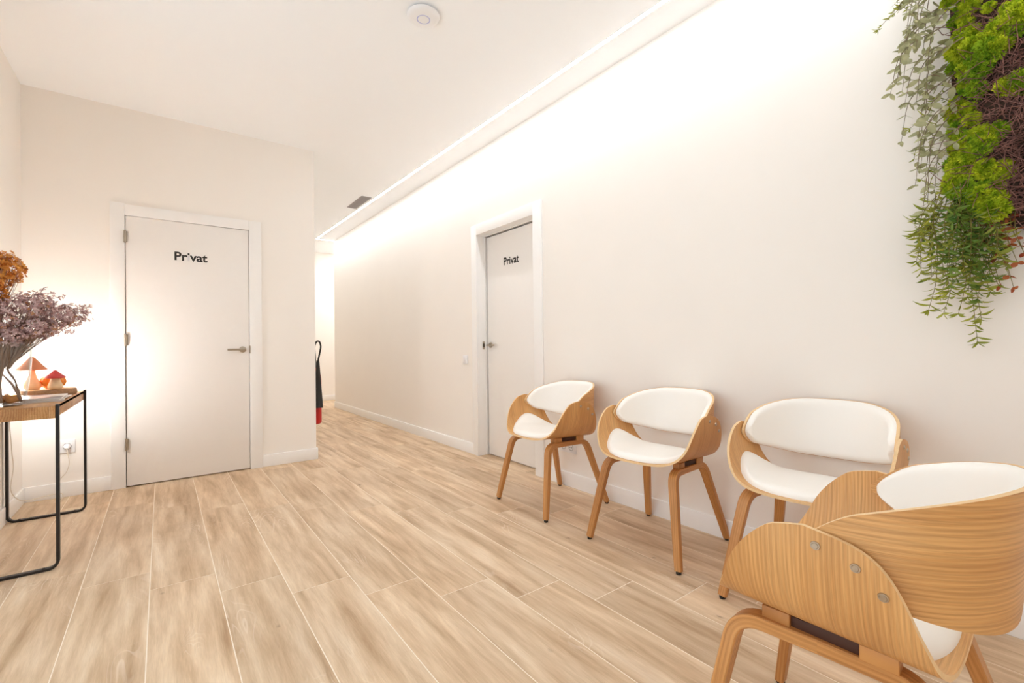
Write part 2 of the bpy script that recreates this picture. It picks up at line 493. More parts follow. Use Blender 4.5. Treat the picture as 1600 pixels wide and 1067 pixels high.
BH, BT = 0.102, 0.014
def base(name, lo, hi): return struct(bx(name, lo, hi, MAT['trim'], bevel=0.003))
base('baseboard_left', (XL, WY1, 0), (XL + BT, YB - BT, BH))
base('baseboard_back_left', (XL, YB - BT, 0), (-0.302, YB, BH))
base('baseboard_back_right', (0.690, YB - BT, 0), (XC + BT, YB, BH))
base('baseboard_corridor', (XC, YB, 0), (XC + BT, YF - BT, BH))
base('baseboard_right_near', (XR - BT, YN, 0), (XR, 2.703, BH))
base('baseboard_right_far', (XR - BT, 3.717, 0), (XR, YE, BH))
base('baseboard_far', (XC, YF - BT, 0), (4.1, YF, BH))

# ------------------------------------------------------------------ lettering
def text_mesh(s, height_scale=1.0):
    cu = bpy.data.curves.new('t', 'FONT'); cu.body = s; cu.size = 1.0; cu.offset = 0.026; cu.resolution_u = 6
    ob = bpy.data.objects.new('t', cu); COL.objects.link(ob)
    dg = bpy.context.evaluated_depsgraph_get(); dg.update()
    me = bpy.data.meshes.new_from_object(ob.evaluated_get(dg))
    bpy.data.objects.remove(ob)
    vs = [v.co.copy() for v in me.vertices]; fs = [tuple(p.vertices) for p in me.polygons]
    return vs, fs

def islands(vs, fs):
    par = list(range(len(vs)))
    def find(a):
        while par[a] != a: par[a] = par[par[a]]; a = par[a]
        return a
    for f in fs:
        for v in f[1:]: par[find(v)] = find(f[0])
    g = {}
    for f in fs: g.setdefault(find(f[0]), []).append(f)
    return list(g.values())

def lettering(parent, mapf, width, off, worn_i=False):
    """mapf(u, v, d): u along the writing, v up, d proud of the leaf"""
    vs, fs = text_mesh('Privat')
    xs = [v.x for v in vs]; ys = [v.y for v in vs]
    x0, x1, y0 = min(xs), max(xs), 0.0
    sc = width / (x1 - x0)
    letters = MB(); resid = MB()
    o_ = Vector(off)
    for isl in islands(vs, fs):
        idx = sorted({i for f in isl for i in f}); mp_ = {a: k for k, a in enumerate(idx)}
        n = len(idx)
        ix = [vs[i].x for i in idx]; iy = [vs[i].y for i in idx]
        is_stem = worn_i and (max(ix) - min(ix)) < 0.20 and min(iy) < 0.05 and max(iy) < 0.62
        pts = [mapf((vs[i].x - x0) * sc, (vs[i].y - y0) * sc * 0.98, 0.0008) for i in idx]
        (resid if is_stem else letters).add(pts, [[mp_[a] for a in f] for f in isl])
    letters.build('lettering', MAT['letter'], parent, off=off)
    if resid.v: resid.build('lettering_residue', MAT['letter_worn'], parent, off=off)

# ------------------------------------------------------------------ door 1 (closed, in the back wall)
door1 = empty('door_1', ((D1A + D1B) / 2, YB, 0)); struct(door1)
O1 = door1.location
leaf1 = bx('door_leaf', (D1A + 0.004, YB - 0.006, 0.008), (D1B - 0.003, YB + 0.034, D1H - 0.003), MAT['door'], door1, 0.0015, O1)
bx('door_gap_shade', (D1A - 0.02, YB + 0.036, 0.0), (D1B + 0.02, YB + 0.14, D1H + 0.02), MAT['gap'], door1, 0, O1)  # dark backing, its colour stands for the shade behind the leaf
for lo, hi in (((-0.302, YB - 0.017, 0), (D1A, YB + 0.036, 2.124)), ((D1B, YB - 0.017, 0), (0.690, YB + 0.036, 2.117)), ((D1A, YB - 0.016, D1H), (D1B, YB + 0.036, 2.117))):
    bx('door_casing', lo, hi, MAT['trim'], door1, 0.002, O1)
for z in (1.875, 1.102, 0.322):
    h = MB(); h.tube([(D1A + 0.002, YB - 0.022, z - 0.045), (D1A + 0.002, YB - 0.022, z + 0.045)], 0.0075, 12)
    h.box((D1A - 0.002, YB - 0.0185, z - 0.04), (D1A + 0.016, YB - 0.0062, z + 0.04))
    h.build('hinge', MAT['steel'], door1, smooth=True, auto=40, off=O1)
def lever(parent, c, off, axis, sgn):
    """round rose + lever; axis: direction out of the leaf, sgn: direction of the lever along the wall"""
    c = Vector(c); ax = Vector(axis); sg = Vector(sgn)
    h = MB()
    h.tube([c, c + ax * 0.008], [0.026, 0.026], 24)
    h.tube([c + ax * 0.008, c + ax * 0.010], [0.026, 0.022], 24)
    h.build('handle_rose', MAT['steel'], parent, smooth=True, auto=40, off=off)
    g = MB()
    g.tube([c + ax * 0.009, c + ax * 0.040, c + ax * 0.048 + sg * 0.004, c + ax * 0.050 + sg * 0.016, c + ax * 0.050 + sg * 0.115], [0.009, 0.009, 0.009, 0.0085, 0.008], 14)
    g.build('handle_lever', MAT['steel'], parent, smooth=True, auto=50, off=off)
lever(door1, (0.545, YB - 0.006, 1.018), O1, (0, -1, 0), (-1, 0, 0))
bx('latch_plate', (D1B - 0.002, YB - 0.0175, 0.985), (D1B + 0.006, YB - 0.0165, 1.05), MAT['steel'], door1, 0, O1)
lettering(door1, lambda u, v, d: Vector((0.082 + u, YB - 0.006 - d, 1.732 + v)), 0.218, O1, worn_i=True)

# ------------------------------------------------------------------ door 2 (recessed, in the right wall)
XD = XR + 0.100
door2 = empty('door_2', (XR, (D2A + D2B) / 2, 0)); struct(door2)
O2 = door2.location
bx('door_leaf', (XD, D2A - 0.01, 0.010), (XD + 0.036, D2B - 0.012, D2H - 0.014), MAT['door'], door2, 0.0015, O2)
g = MB()
g.box((XD + 0.037, D2A - 0.04, -0.01), (XD + 0.05, D2B + 0.04, D2H + 0.04))
g.build('door_gap_shade', MAT['gap'], door2, off=O2)  # dark sheet painted as the shade seen past the leaf edge
JX = XD + 0.037
for lo, hi in (((XR - 0.016, D2B, 0), (XR, D2B + 0.087, 2.153)), ((XR - 0.016, D2A - 0.102, 0), (XR, D2A, 2.153)), ((XR - 0.0155, D2A, D2H), (XR, D2B, 2.153))):
    bx('door_casing', lo, hi, MAT['trim'], door2, 0.002, O2)
for lo, hi in (((XR, D2B, 0), (JX, D2B + 0.02, D2H + 0.02)), ((XR, D2A - 0.02, 0), (JX, D2A, D2H + 0.02)), ((XR, D2A, D2H), (JX, D2B, D2H + 0.02))):
    bx('door_jamb', lo, hi, MAT['trim'], door2, 0.001, O2)
for lo, hi in (((XD - 0.022, D2B - 0.004, 0), (XD - 0.012, D2B, D2H)), ((XD - 0.022, D2A, D2H - 0.004), (XD - 0.012, D2B, D2H))):
    bx('door_seal', lo, hi, MAT['trim'], door2, 0, O2)
bx('strike_plate', (XD - 0.055, D2B - 0.0055, 0.99), (XD - 0.032, D2B - 0.0005, 1.065), MAT['steel'], door2, 0.001, O2)
bx('latch_slot', (XD - 0.049, D2B - 0.0065, 1.01), (XD - 0.038, D2B - 0.0054, 1.045), MAT['hole'], door2, 0, O2)
lever(door2, (XD, D2B - 0.062, 1.03), O2, (-1, 0, 0), (0, -1, 0))
lettering(door2, lambda u, v, d: Vector((XD - d, 3.351 - u, 1.747 + v)), 0.222, O2)

# ------------------------------------------------------------------ ceiling fittings
led = empty('led_strip_light', (2.12, 3.0, ZC)); tag(led, 'long white linear light in the ceiling running along the right wall', 'light strip')
OL = led.location
LX0, LX1, LW = 2.150, 2.075, 0.011
def strip(y0, y1):
    xa = LX0 + (LX1 - LX0) * (y0 / YE); xb = LX0 + (LX1 - LX0) * (y1 / YE)
    m = MB()
    vs = [(xa-LW, y0, ZC-0.0004), (xa+LW, y0, ZC-0.0004), (xb+LW, y1, ZC-0.0004), (xb-LW, y1, ZC-0.0004), (xa-LW, y0, ZC), (xa+LW, y0, ZC), (xb+LW, y1, ZC), (xb-LW, y1, ZC)]
    return m.add(vs, [(0,3,2,1),(4,5,6,7),(0,1,5,4),(1,2,6,5),(2,3,7,6),(3,0,4,7)])
strip(YN + 0.05, YE - LW).build('diffuser', MAT['led'], led, off=OL)
bx('diffuser', (LX1 - LW, YE - LW, ZC - 0.0004), (XR + 0.005, YE + LW, ZC), MAT['led'], led, 0, OL)

pl = empty('added_fill_panel', (3.2, 8.7, ZC)); tag(pl, 'added unseen fill panel in the side passage at the corridor end', 'fill light')  # added lamp, out of view, to brighten the corridor end
bx('fill_panel_frame', (-0.31, -0.31, -0.012), (0.31, 0.31, 0), MAT['trim'], pl, 0.002)
bx('fill_panel_diffuser', (-0.295, -0.295, -0.014), (0.295, 0.295, -0.011), MAT['panel'], pl)

vent = empty('ceiling_vent', (1.99, 5.78, ZC)); tag(vent, 'narrow grey slotted air vent in the corridor ceiling beside the light strip', 'vent')
OV = vent.location
vm = MB(); vx0, vx1, vy0, vy1 = 1.925, 2.045, 5.50, 6.06
for lo, hi in (((vx0, vy0), (vx1, vy0 + 0.012)), ((vx0, vy1 - 0.012), (vx1, vy1)), ((vx0, vy0), (vx0 + 0.012, vy1)), ((vx1 - 0.012, vy0), (vx1, vy1))):
    vm.box((lo[0], lo[1], ZC - 0.006), (hi[0], hi[1], ZC))
vm.build('vent_frame', MAT['vent'], vent, off=OV)
bx('vent_back', (vx0, vy0, ZC - 0.0015), (vx1, vy1, ZC), MAT['ventdark'], vent, 0, OV)
for i in range(6):
    x = vx0 + 0.018 + i * 0.0155
    bx('vent_slat', (x, vy0 + 0.01, ZC - 0.006), (x + 0.007, vy1 - 0.01, ZC - 0.001), MAT['vent'], vent, 0, OV)

ap = empty('wireless_access_point', (1.148, 2.282, ZC)); tag(ap, 'round white wireless access point with blue ring on the ceiling', 'access point')
MB().lathe([(0.0, 0.0), (0.06, 0.0), (0.06, -0.012)], 40).build('mounting_base', MAT['plastic_grey'], ap, smooth=True, auto=40)
MB().lathe([(0.06, -0.010), (0.086, -0.010), (0.088, -0.014), (0.084, -0.022), (0.066, -0.030), (0.036, -0.034)], 56, closed_ends=False).build('housing', MAT['plastic'], ap, smooth=True, auto=50)
MB().lathe([(0.036, -0.034), (0.0355, -0.0345), (0.032, -0.0345), (0.031, -0.034)], 48, closed_ends=False).build('light_ring', MAT['plastic_blue'], ap, smooth=True)
MB().lathe([(0.031, -0.034), (0.018, -0.0352), (0.0, -0.0354)], 48, closed_ends=False).build('centre_cap', MAT['plastic'], ap, smooth=True)

# ------------------------------------------------------------------ wall plates
def switch():
    t = empty('light_switch', (XR, 3.858, 0.892)); tag(t, 'small square white light switch on the wall left of the recessed door', 'light switch')
    bx('frame', (-0.009, -0.041, -0.041), (0, 0.041, 0.041), MAT['plastic'], t, 0.002)
    bx('rocker', (-0.013, -0.029, -0.029), (-0.008, 0.029, 0.029), MAT['plastic'], t, 0.002)
switch()
def socket_face(t, m, c, out, side):
    """round recessed socket well with two holes; out = direction out of the wall, side = along the wall"""
    c = Vector(c); out = Vector(out); side = Vector(side); up = Vector((0, 0, 1))
    ring = MB()
    n = 28
    vs, fs = [], []
    for r, d in ((0.0225, 0.0105), (0.0205, 0.0105), (0.0195, 0.002)):
        for k in range(n):
            a = 2*PI*k/n
            vs.append(c + side * r * math.cos(a) + up * r * math.sin(a) + out * d)
    for i in range(2):
        for k in range(n): fs.append((i*n+k, i*n+(k+1)%n, (i+1)*n+(k+1)%n, (i+1)*n+k))
    fs.append(tuple(range(2*n, 3*n)))
    ring.add(vs, fs)
    return ring
dbl = empty('wall_socket', (XR, 2.447, 0.285)); tag(dbl, 'white double power socket low on the wall behind the chair by the door', 'socket')
bx('plate', (-0.009, -0.082, -0.041), (0, 0.082, 0.041), MAT['plastic'], dbl, 0.002)
for dy in (0.038, -0.038):
    socket_face(dbl, None, (0, dy, 0), (-1, 0, 0), (0, 1, 0)).build('socket_well', MAT['plastic_grey'], dbl)
    h = MB()
    for s_ in (-0.009, 0.009): h.tube([(-0.0025, dy + s_, 0), (-0.011, dy + s_, 0)], 0.003, 10)
    h.build('socket_pin_hole', MAT['hole'], dbl)

sng = empty('wall_socket', (-0.536, YB, 0.352)); tag(sng, 'white single power socket beneath the wooden console table', 'socket')
bx('plate', (-0.042, -0.009, -0.046), (0.042, 0, 0.046), MAT['plastic'], sng, 0.002)
socket_face(sng, None, (0, 0, 0), (0, -1, 0), (1, 0, 0)).build('socket_well', MAT['plastic_grey'], sng)

# ------------------------------------------------------------------ chairs
SEC = [(0, 0.444), (0.08, 0.4445), (0.145, 0.449), (0.19, 0.460), (0.226, 0.484), (0.252, 0.524), (0.266, 0.572), (0.273, 0.625), (0.274, 0.682)]
FRONT = smooth_tab([(0, 0.255), (0.2, 0.250), (0.35, 0.236), (0.5, 0.209), (0.60, 0.188), (0.742, 0.162), (0.82, 0.142), (0.88, 0.121), (0.93, 0.099), (0.97, 0.073), (1.0, 0.020)])
REAR = smooth_tab([(0, -0.180), (0.2, -0.179), (0.4, -0.173), (0.6, -0.157), (0.7, -0.144), (0.80, -0.129), (0.89, -0.108), (0.945, -0.082), (0.978, -0.045), (1.0, 0.020)])

def sec_samples():
    pts = catmull([(a, b, 0) for a, b in SEC], 10)
    L = [0]
    for p, q in zip(pts, pts[1:]): L.append(L[-1] + (q - p).length)
    return pts, L
SP, SL = sec_samples(); ST = SL[-1]
def sec_at(a):
    """a in [-1,1] -> (s, z), outward normal (pointing up/in = inner side)"""
    l = abs(a) * ST
    for i in range(len(SL) - 1):
        if l <= SL[i + 1] + 1e-9:
            t = (l - SL[i]) / (SL[i + 1] - SL[i]); p = SP[i].lerp(SP[i + 1], t)
            i0, i1 = max(i - 2, 0), min(i + 3, len(SP) - 1)
            d = (SP[i1] - SP[i0]).normalized()
            if i0 == 0 and l < 0.02: d = Vector((1, 0, 0))
            break
    n = Vector((-d.y, d.x))
    s = 1 if a >= 0 else -1
    return p.x * s, p.y, n.x * s, n.y

def seat_pt(a, f, h):
    """point on the seat shell, h = offset to the inner side; chair coords: x lateral, y = -forward"""
    s, z, nx, nz = sec_at(a)
    flare = 1.0 + 0.02 * (f - 0.0)
    return Vector(((s + nx * h) * flare, -f, z + nz * h + 0.035 * f))

def grid_shell(name, NU, NV, fn, outer, inner, mats, uvf, edge_mat=1):
    """closed sheet from fn(i,j,h); outer/inner are the two offsets"""
    vs, uv, fs, mi = [], [], [], []
    for h in (outer, inner):
        for i in range(NU + 1):
            for j in range(NV + 1):
                vs.append(fn(i / NU, j / NV, h)); uv.append(uvf(i / NU, j / NV))
    W_ = NV + 1; B = (NU + 1) * W_
    for i in range(NU):
        for j in range(NV):
            a, b, c, d = i*W_+j, (i+1)*W_+j, (i+1)*W_+j+1, i*W_+j+1
            fs.append((a, b, c, d)); mi.append(0)
            fs.append((B+d, B+c, B+b, B+a)); mi.append(0)
    for j in range(NV):
        fs.append((j, j+1, B+j+1, B+j)); mi.append(edge_mat)
        a = NU*W_+j; fs.append((a+1, a, B+a, B+a+1)); mi.append(edge_mat)
    for i in range(NU):
        a, b = i*W_, (i+1)*W_; fs.append((b, a, B+a, B+b)); mi.append(edge_mat)
        a, b = i*W_+NV, (i+1)*W_+NV; fs.append((a, b, B+b, B+a)); mi.append(edge_mat)
    return vs, fs, uv, mi

def fix(me, auto=45):
    bm = bmesh.new(); bm.from_mesh(me)
    bmesh.ops.remove_doubles(bm, verts=bm.verts, dist=1e-5)
    bmesh.ops.recalc_face_normals(bm, faces=bm.faces)
    bm.to_mesh(me); bm.free()
    for p in me.polygons: p.use_smooth = True
    me.set_sharp_from_angle(angle=math.radians(auto))

THK = 0.010
def mono(i, n): return i
def make_seat_shell():
    NU, NV = 64, 14
    def remap(u):   # denser near the wing tips
        x = 2 * u - 1
        return math.copysign(math.sin(abs(x) * PI / 2) ** 0.9 if False else 1 - (1 - abs(x)) ** 1.5, x)
    def fn(u, v, h):
        a = remap(u); aa = abs(a)
        f0, f1 = interp(REAR, aa), interp(FRONT, aa)
        return seat_pt(a, f0 + (f1 - f0) * v, h)
    def uvf(u, v):
        a = remap(u); aa = abs(a)
        f0, f1 = interp(REAR, aa), interp(FRONT, aa)
        return (f0 + (f1 - f0) * v, a * ST)
    return grid_shell('seat_shell', NU, NV, fn, -THK / 2, THK / 2, None, uvf)

BACK_A, BACK_B = 0.2610, 0.283
def back_path(q):
    """q in [-1,1] -> (s,f) and inward normal"""
    def P(q):
        th = q * PI / 2
        s = math.copysign(abs(math.sin(th)) ** 0.86, th) * BACK_A
        f = 0.030 - BACK_B * abs(math.cos(th)) ** 0.80
        return Vector((s, f))
    p = P(q); e = 1e-3
    d = (P(min(1, q + e)) - P(max(-1, q - e)))
    d.normalize()
    return p, Vector((-d.y, d.x))
BTOP = smooth_tab([(0, 0.777), (0.25, 0.774), (0.45, 0.764), (0.66, 0.745), (0.845, 0.719), (1.0, 0.690)])
BBOT = smooth_tab([(0, 0.524), (0.25, 0.528), (0.45, 0.540), (0.66, 0.558), (0.845, 0.577), (1.0, 0.594)])
def back_lims(q, inset=0.0, q1=1.0):
    """lower and upper edge of the backrest at |q|, ends rounded off"""
    q = abs(q); z0, z1 = interp(BBOT, q), interp(BTOP, q)
    m, h = (z0 + z1) / 2, (z1 - z0) / 2 - inset
    q0 = q1 - 0.16
    if q > q0: h *= math.sqrt(max(0.0, 1 - ((q - q0) / (q1 - q0)) ** 2))
    return m - h, m + h
def back_pt(q, z, h):
    p, n = back_path(q)
    lean = -0.10 * (z - 0.62)
    p = p + n * h
    return Vector((p.x, -(p.y + lean * math.cos(q * PI / 2)), z))
def make_back_shell():
    def remap(u):
        x = 2 * u - 1
        return math.copysign(1 - (1 - abs(x)) ** 2.0, x)
    def fn(u, v, h):
        q = remap(u); z0, z1 = back_lims(q)
        return back_pt(q, z0 + (z1 - z0) * v, h)
    def uvf(u, v):
        q = remap(u); z0, z1 = back_lims(q)
        return (z0 + (z1 - z0) * v, q * 0.42)
    return grid_shell('backrest_shell', 72, 10, fn, -THK / 2, THK / 2, None, uvf)

def cushion(fn, NU, NV, thick, base, hu, hv, r=0.022):
    """puffed pad on a surface; fn(u,v,h) with u,v in [-1,1]; hu, hv half sizes, r edge radius"""
    vs, fs = [], []
    W_ = NV + 1
    def rnd_(e):
        e = min(1.0, max(0.0, e) / r)
        return max(0.0, 1 - (1 - e) ** 2.6) ** 0.55
    for side in (0, 1):
        for i in range(NU + 1):
            for j in range(NV + 1):
                u, v = ease(2 * i / NU - 1), ease(2 * j / NV - 1)
                k = rnd_((1 - abs(u)) * hu) * rnd_((1 - abs(v)) * hv)
                h = base if side == 0 else base + thick * k * (0.80 + 0.20 * (1 - u * u) * (1 - v * v))
                vs.append(fn(u, v, h))
    B = (NU + 1) * W_
    for i in range(NU):
        for j in range(NV):
            a, b, c, d = i*W_+j, (i+1)*W_+j, (i+1)*W_+j+1, i*W_+j+1
            fs.append((a, b, c, d)); fs.append((B+d, B+c, B+b, B+a))
    return vs, fs

def sq2disc(u, v, k=0.8):
    """pull the corners of the square in, giving a rounded outline"""
    uu = u * math.sqrt(max(0, 1 - k * v * v / 2)); vv = v * math.sqrt(max(0, 1 - k * u * u / 2))
    return uu, vv

def ease(x):  # sample density towards the border
    return math.copysign(1 - (1 - abs(x)) ** 1.6, x)

def make_seat_cushion():
    AC = 0.70
    def fn(u, v, h):
        uu, vv = sq2disc(u, v, 0.92)
        a = uu * AC; aa = abs(a)
        f0, f1 = interp(REAR, aa) + 0.014, interp(FRONT, aa) - 0.012
        f = f0 + (f1 - f0) * (vv + 1) / 2
        return seat_pt(a, f, h)
    return cushion(fn, 56, 36, 0.032, THK / 2 - 0.0005, 0.28, 0.22, 0.05)
def make_back_cushion():
    def fn(u, v, h):
        uu, vv = math.copysign(1 - (1 - abs(u)) ** 1.25, u), v
        q = uu * 0.985
        z0, z1 = back_lims(q, 0.001, 0.985)
        return back_pt(q, z0 + (z1 - z0) * (vv + 1) / 2, h)
    return cushion(fn, 60, 30, 0.030, THK / 2 - 0.0005, 0.40, 0.12, 0.034)

def leg_path(sgn, front):
    k = 1 if front else -1
    if front: foot, knee, mid = Vector((0.255, 0.258, 0.012)), Vector((0.188, 0.182, 0.417)), Vector((0.174, 0.025, 0.413))
    else:     foot, knee, mid = Vector((0.234, -0.258, 0.012)), Vector((0.166, -0.140, 0.409)), Vector((0.174, 0.025, 0.413))
    # (s, f, z) -> rounded corner at the knee
    r = 0.055
    d1 = (foot - knee).normalized(); d2 = (mid - knee).normalized()
    pts = [foot, foot.lerp(knee, 0.5)]
    a = knee + d1 * r; b = knee + d2 * r
    for i in range(9):
        t = i / 8
        pts.append(a * (1 - t) ** 2 + knee * 2 * t * (1 - t) + b * t * t)
    pts.append(mid)
    return [Vector((p.x * sgn, -p.y, p.z)) for p in pts], Vector((1, 0, 0))

def sweep_rect(pts, wl, th, lateral):
    """rectangular section swept along pts; wl lateral width list, th thickness list"""
    vs, uv, fs = [], [], []
    L = 0
    for i, p in enumerate(pts):
        t = (pts[min(i + 1, len(pts) - 1)] - pts[max(i - 1, 0)]).normalized()
        if i: L += (p - pts[i - 1]).length
        la = (lateral - t * lateral.dot(t)).normalized(); no = t.cross(la).normalized()
        w, h = wl[i] / 2, th[i] / 2
        c = 0.0028
        ring = [(-w + c, -h), (w - c, -h), (w, -h + c), (w, h - c), (w - c, h), (-w + c, h), (-w, h - c), (-w, -h + c)]
        per = 0
        for k, (x, y) in enumerate(ring):
            vs.append(p + la * x + no * y); uv.append((x + y * 0.9, L))
    n = 8
    for i in range(len(pts) - 1):
        for k in range(n): fs.append((i*n+k, i*n+(k+1)%n, (i+1)*n+(k+1)%n, (i+1)*n+k))
    fs.append(tuple(range(n))[::-1]); fs.append(tuple((len(pts)-1)*n+k for k in range(n)))
    return vs, fs, uv

def make_chair():
    t = empty('armchair', (0, 0, 0))
    for nm, fnc in (('seat_shell', make_seat_shell), ('backrest_shell', make_back_shell)):
        vs, fs, uv, mi = fnc()
        o = mesh(nm, vs, fs, [MAT['oak'], MAT['oak_edge']], t, True, uv, mi); fix(o.data, 40)
    for nm, fnc in (('seat_cushion', make_seat_cushion), ('backrest_cushion', make_back_cushion)):
        vs, fs = fnc()
        o = mesh(nm, vs, fs, MAT['leather'], t, True); fix(o.data, 60)
    for sgn in (1, -1):
        for front in (True, False):
            pts, lat = leg_path(sgn, front)
            n = len(pts)
            wl = [0.032, 0.037] + [0.041] * (n - 2)
            th = [0.024, 0.028] + [0.029] * (n - 2)
            vs, fs, uv = sweep_rect(pts, wl, th, lat)
            o = mesh('leg', vs, fs, MAT['oakleg'], t, True, uv); fix(o.data, 35)
            p = pts[0]
            MB().lathe([(0.011, -0.0118), (0.012, -0.010), (0.012, 0.001), (0.0, 0.001)], 14, c=(p.x, p.y, p.z)).build('foot_pad', MAT['rubber'], o, smooth=True, auto=40)
        bx('mounting_block', (sgn * 0.174 - 0.016, -0.130, 0.424), (sgn * 0.174 + 0.016, -0.075, 0.455), MAT['oakleg'], t, 0.002)
        bx('mounting_block', (sgn * 0.174 - 0.016, 0.045, 0.422), (sgn * 0.174 + 0.016, 0.105, 0.452), MAT['oakleg'], t, 0.002)
        bx('rail_gap_shade', (sgn * 0.170 - 0.012, -0.076, 0.424), (sgn * 0.170 + 0.012, 0.046, 0.450), MAT['darkblock'], t, 0.001)  # dark filler painted as the shaded slot between rail and seat
        for f, z in ((-0.002, 0.650), (-0.063, 0.632), (-0.101, 0.595)):
            # find the wing parameter at this height
            best = min((abs(sec_at(a / 200)[1] + 0.035 * f - z), a / 200) for a in range(100, 201))[1] * sgn
            c = seat_pt(best, f, -THK / 2); d = (seat_pt(best, f, -THK / 2 - 0.01) - c).normalized()
            b = MB()
            b.tube([c, c + d * 0.002], [0.0085, 0.0078], 18); b.tube([c + d * 0.002, c + d * 0.0035], [0.006, 0.005], 12)
            b.build('bolt', MAT['bolt'], t, smooth=True, auto=40)
    return t

def copy_tree(o, parent=None):
    c = o.copy(); COL.objects.link(c); c.parent = parent
    for ch in list(o.children): copy_tree(ch, c)
    return c

chair = make_chair()
CH = [((2.041, 2.273), 177.0, 'white and oak armchair in front of the recessed door, farthest of the row'),
      ((2.072, 1.477), -176.6, 'white and oak armchair against the wall, middle one of the row of three'),
      ((2.070, 0.750), -176.0, 'white and oak armchair against the wall, partly hidden behind the nearest armchair'),
      ((1.243, 0.366), 93.0, 'nearest oak armchair seen from its curved back, cut off by the picture edge')]
for i, ((x, y), ph, lab) in enumerate(CH):
    o = chair if i == 0 else copy_tree(chair)
    o.location = (x, y, 0); o.rotation_euler = (0, 0, math.radians(ph + 90))
    tag(o, lab, 'chair', 'oak and white armchairs')

# ------------------------------------------------------------------ console table
TX0, TX1, TY0, TY1, TZ = -0.735, -0.402, 3.030, 4.045, 0.768
tb = empty('console_table', ((TX0 + TX1) / 2, (TY0 + TY1) / 2, 0)); tag(tb, 'narrow wooden console table with black metal frame legs by the left wall', 'table')
OT = tb.location
# frame boards around a top of planks
bx('top_board', (TX0, TY0 + 0.012, TZ - 0.016), (TX1, TY1 - 0.012, TZ), MAT['tabletop'], tb, 0.002, OT)
for lo, hi in (((TX0, TY0, TZ - 0.057), (TX1 - 0.022, TY0 + 0.022, TZ)), ((TX0, TY1 - 0.022, TZ - 0.057), (TX1 - 0.022, TY1, TZ)),
               ((TX1 - 0.022, TY0, TZ - 0.057), (TX1, TY1, TZ + 0.0005)), ((TX0, TY0 + 0.022, TZ - 0.057), (TX0 + 0.022, TY1 - 0.022, TZ - 0.016))):
    bx('apron_board', lo, hi, MAT['tabletop'], tb, 0.0015, OT)
def u_frame(y):
    """flat-bar loop: two uprights and a floor bar with rounded lower corners"""
    hw, th, r = 0.0125, 0.012, 0.035
    xa, xb, top = TX0 - 0.0061, TX1 + 0.0061, TZ + 0.001
    pts = [Vector((xb, y, top))]
    pts.append(Vector((xb, y, r)))
    for k in range(1, 7):
        a = k / 6 * PI / 2
        pts.append(Vector((xb - r + r * math.cos(a), y, r - r * math.sin(a) + 0.0)))
    for k in range(0, 7):
        a = k / 6 * PI / 2
        pts.append(Vector((xa + r - r * math.sin(a), y, r - r * math.cos(a))))
    pts.append(Vector((xa, y, top)))
    vs, fs = [], []
    for i, p in enumerate(pts):
        t = (pts[min(i+1, len(pts)-1)] - pts[max(i-1, 0)]).normalized()
        no = Vector((-t.z, 0, t.x))
        p = p + Vector((0, 0, th / 2))
        for dy, dn in ((-hw, -th/2), (hw, -th/2), (hw, th/2), (-hw, th/2)):
            vs.append(p + Vector((0, dy, 0)) + no * dn)
    for i in range(len(pts) - 1):
        for k in range(4): fs.append((i*4+k, i*4+(k+1)%4, (i+1)*4+(k+1)%4, (i+1)*4+k))
    fs += [(0, 1, 2, 3), tuple(len(vs) - 4 + k for k in (3, 2, 1, 0))]
    o = MB().add(vs, fs).build('leg_frame', MAT['blackmetal'], tb, off=OT)
    bm = bmesh.new(); bm.from_mesh(o.data); bmesh.ops.recalc_face_normals(bm, faces=bm.faces); bm.to_mesh(o.data); bm.free()
    for x in (xa + 0.05, xb - 0.05):
        MB().lathe([(0.006, 0.0), (0.006, 0.003), (0.0, 0.004)], 12, c=(x, y, th)).build('screw', MAT['hole'], o, off=OT)
u_frame(3.052); u_frame(4.030)

# ------------------------------------------------------------------ things on the table
random.seed(7)
R_ = random.random
def rnd(a, b): return a + (b - a) * random.random()

# glass vase
VX, VY = -0.622, 3.200
vase = empty('glass_vase', (VX, VY, TZ)); tag(vase, 'large clear glass vase holding dried flowers on the console table', 'vase')
prof = [(0.0, 0.002), (0.082, 0.002), (0.090, 0.008), (0.101, 0.05), (0.111, 0.12), (0.117, 0.20), (0.120, 0.26), (0.123, 0.302)]
prof_in = [(r - 0.0035, z + (0.010 if i < 2 else 0.0)) for i, (r, z) in enumerate(prof)]
prof_in[0] = (0.0, 0.014); prof_in[1] = (0.077, 0.014); prof_in[2] = (0.084, 0.018)
MB().lathe(prof + prof_in[::-1], 64, closed_ends=False).build('glass_body', MAT['glass'], vase, smooth=True, auto=50)

MAT['cork'] = plain('brown_cork_ball', srgb(186, 124, 66), 0.85, var=0.25, vscale=60, bump=0.5, bscale=150)
cork_spots = [(0.052, -0.030), (0.010, -0.060), (-0.035, -0.050), (-0.060, -0.008), (0.060, 0.022), (0.020, 0.062), (-0.030, 0.055), (0.012, 0.005)]
for k, (dx, dy) in enumerate(cork_spots):
    o = MB().lathe([(0.0, 0.0), (0.012, 0.002), (0.020, 0.009), (0.0225, 0.018), (0.019, 0.029), (0.010, 0.035), (0.0, 0.036)], 16,
                   wob=lambda a, i, k=k: 1 + 0.06 * math.sin(3 * a + k) + 0.04 * math.sin(5 * a + 2 * k + i)).build('cork_ball', MAT['cork'], None, smooth=True)
    o.location = (VX + dx, VY + dy, TZ + 0.0145); o.rotation_euler = (0, 0, k)
    tag(o, 'brown cork ball lying in the bottom of the glass vase', 'cork', 'cork balls in the vase')

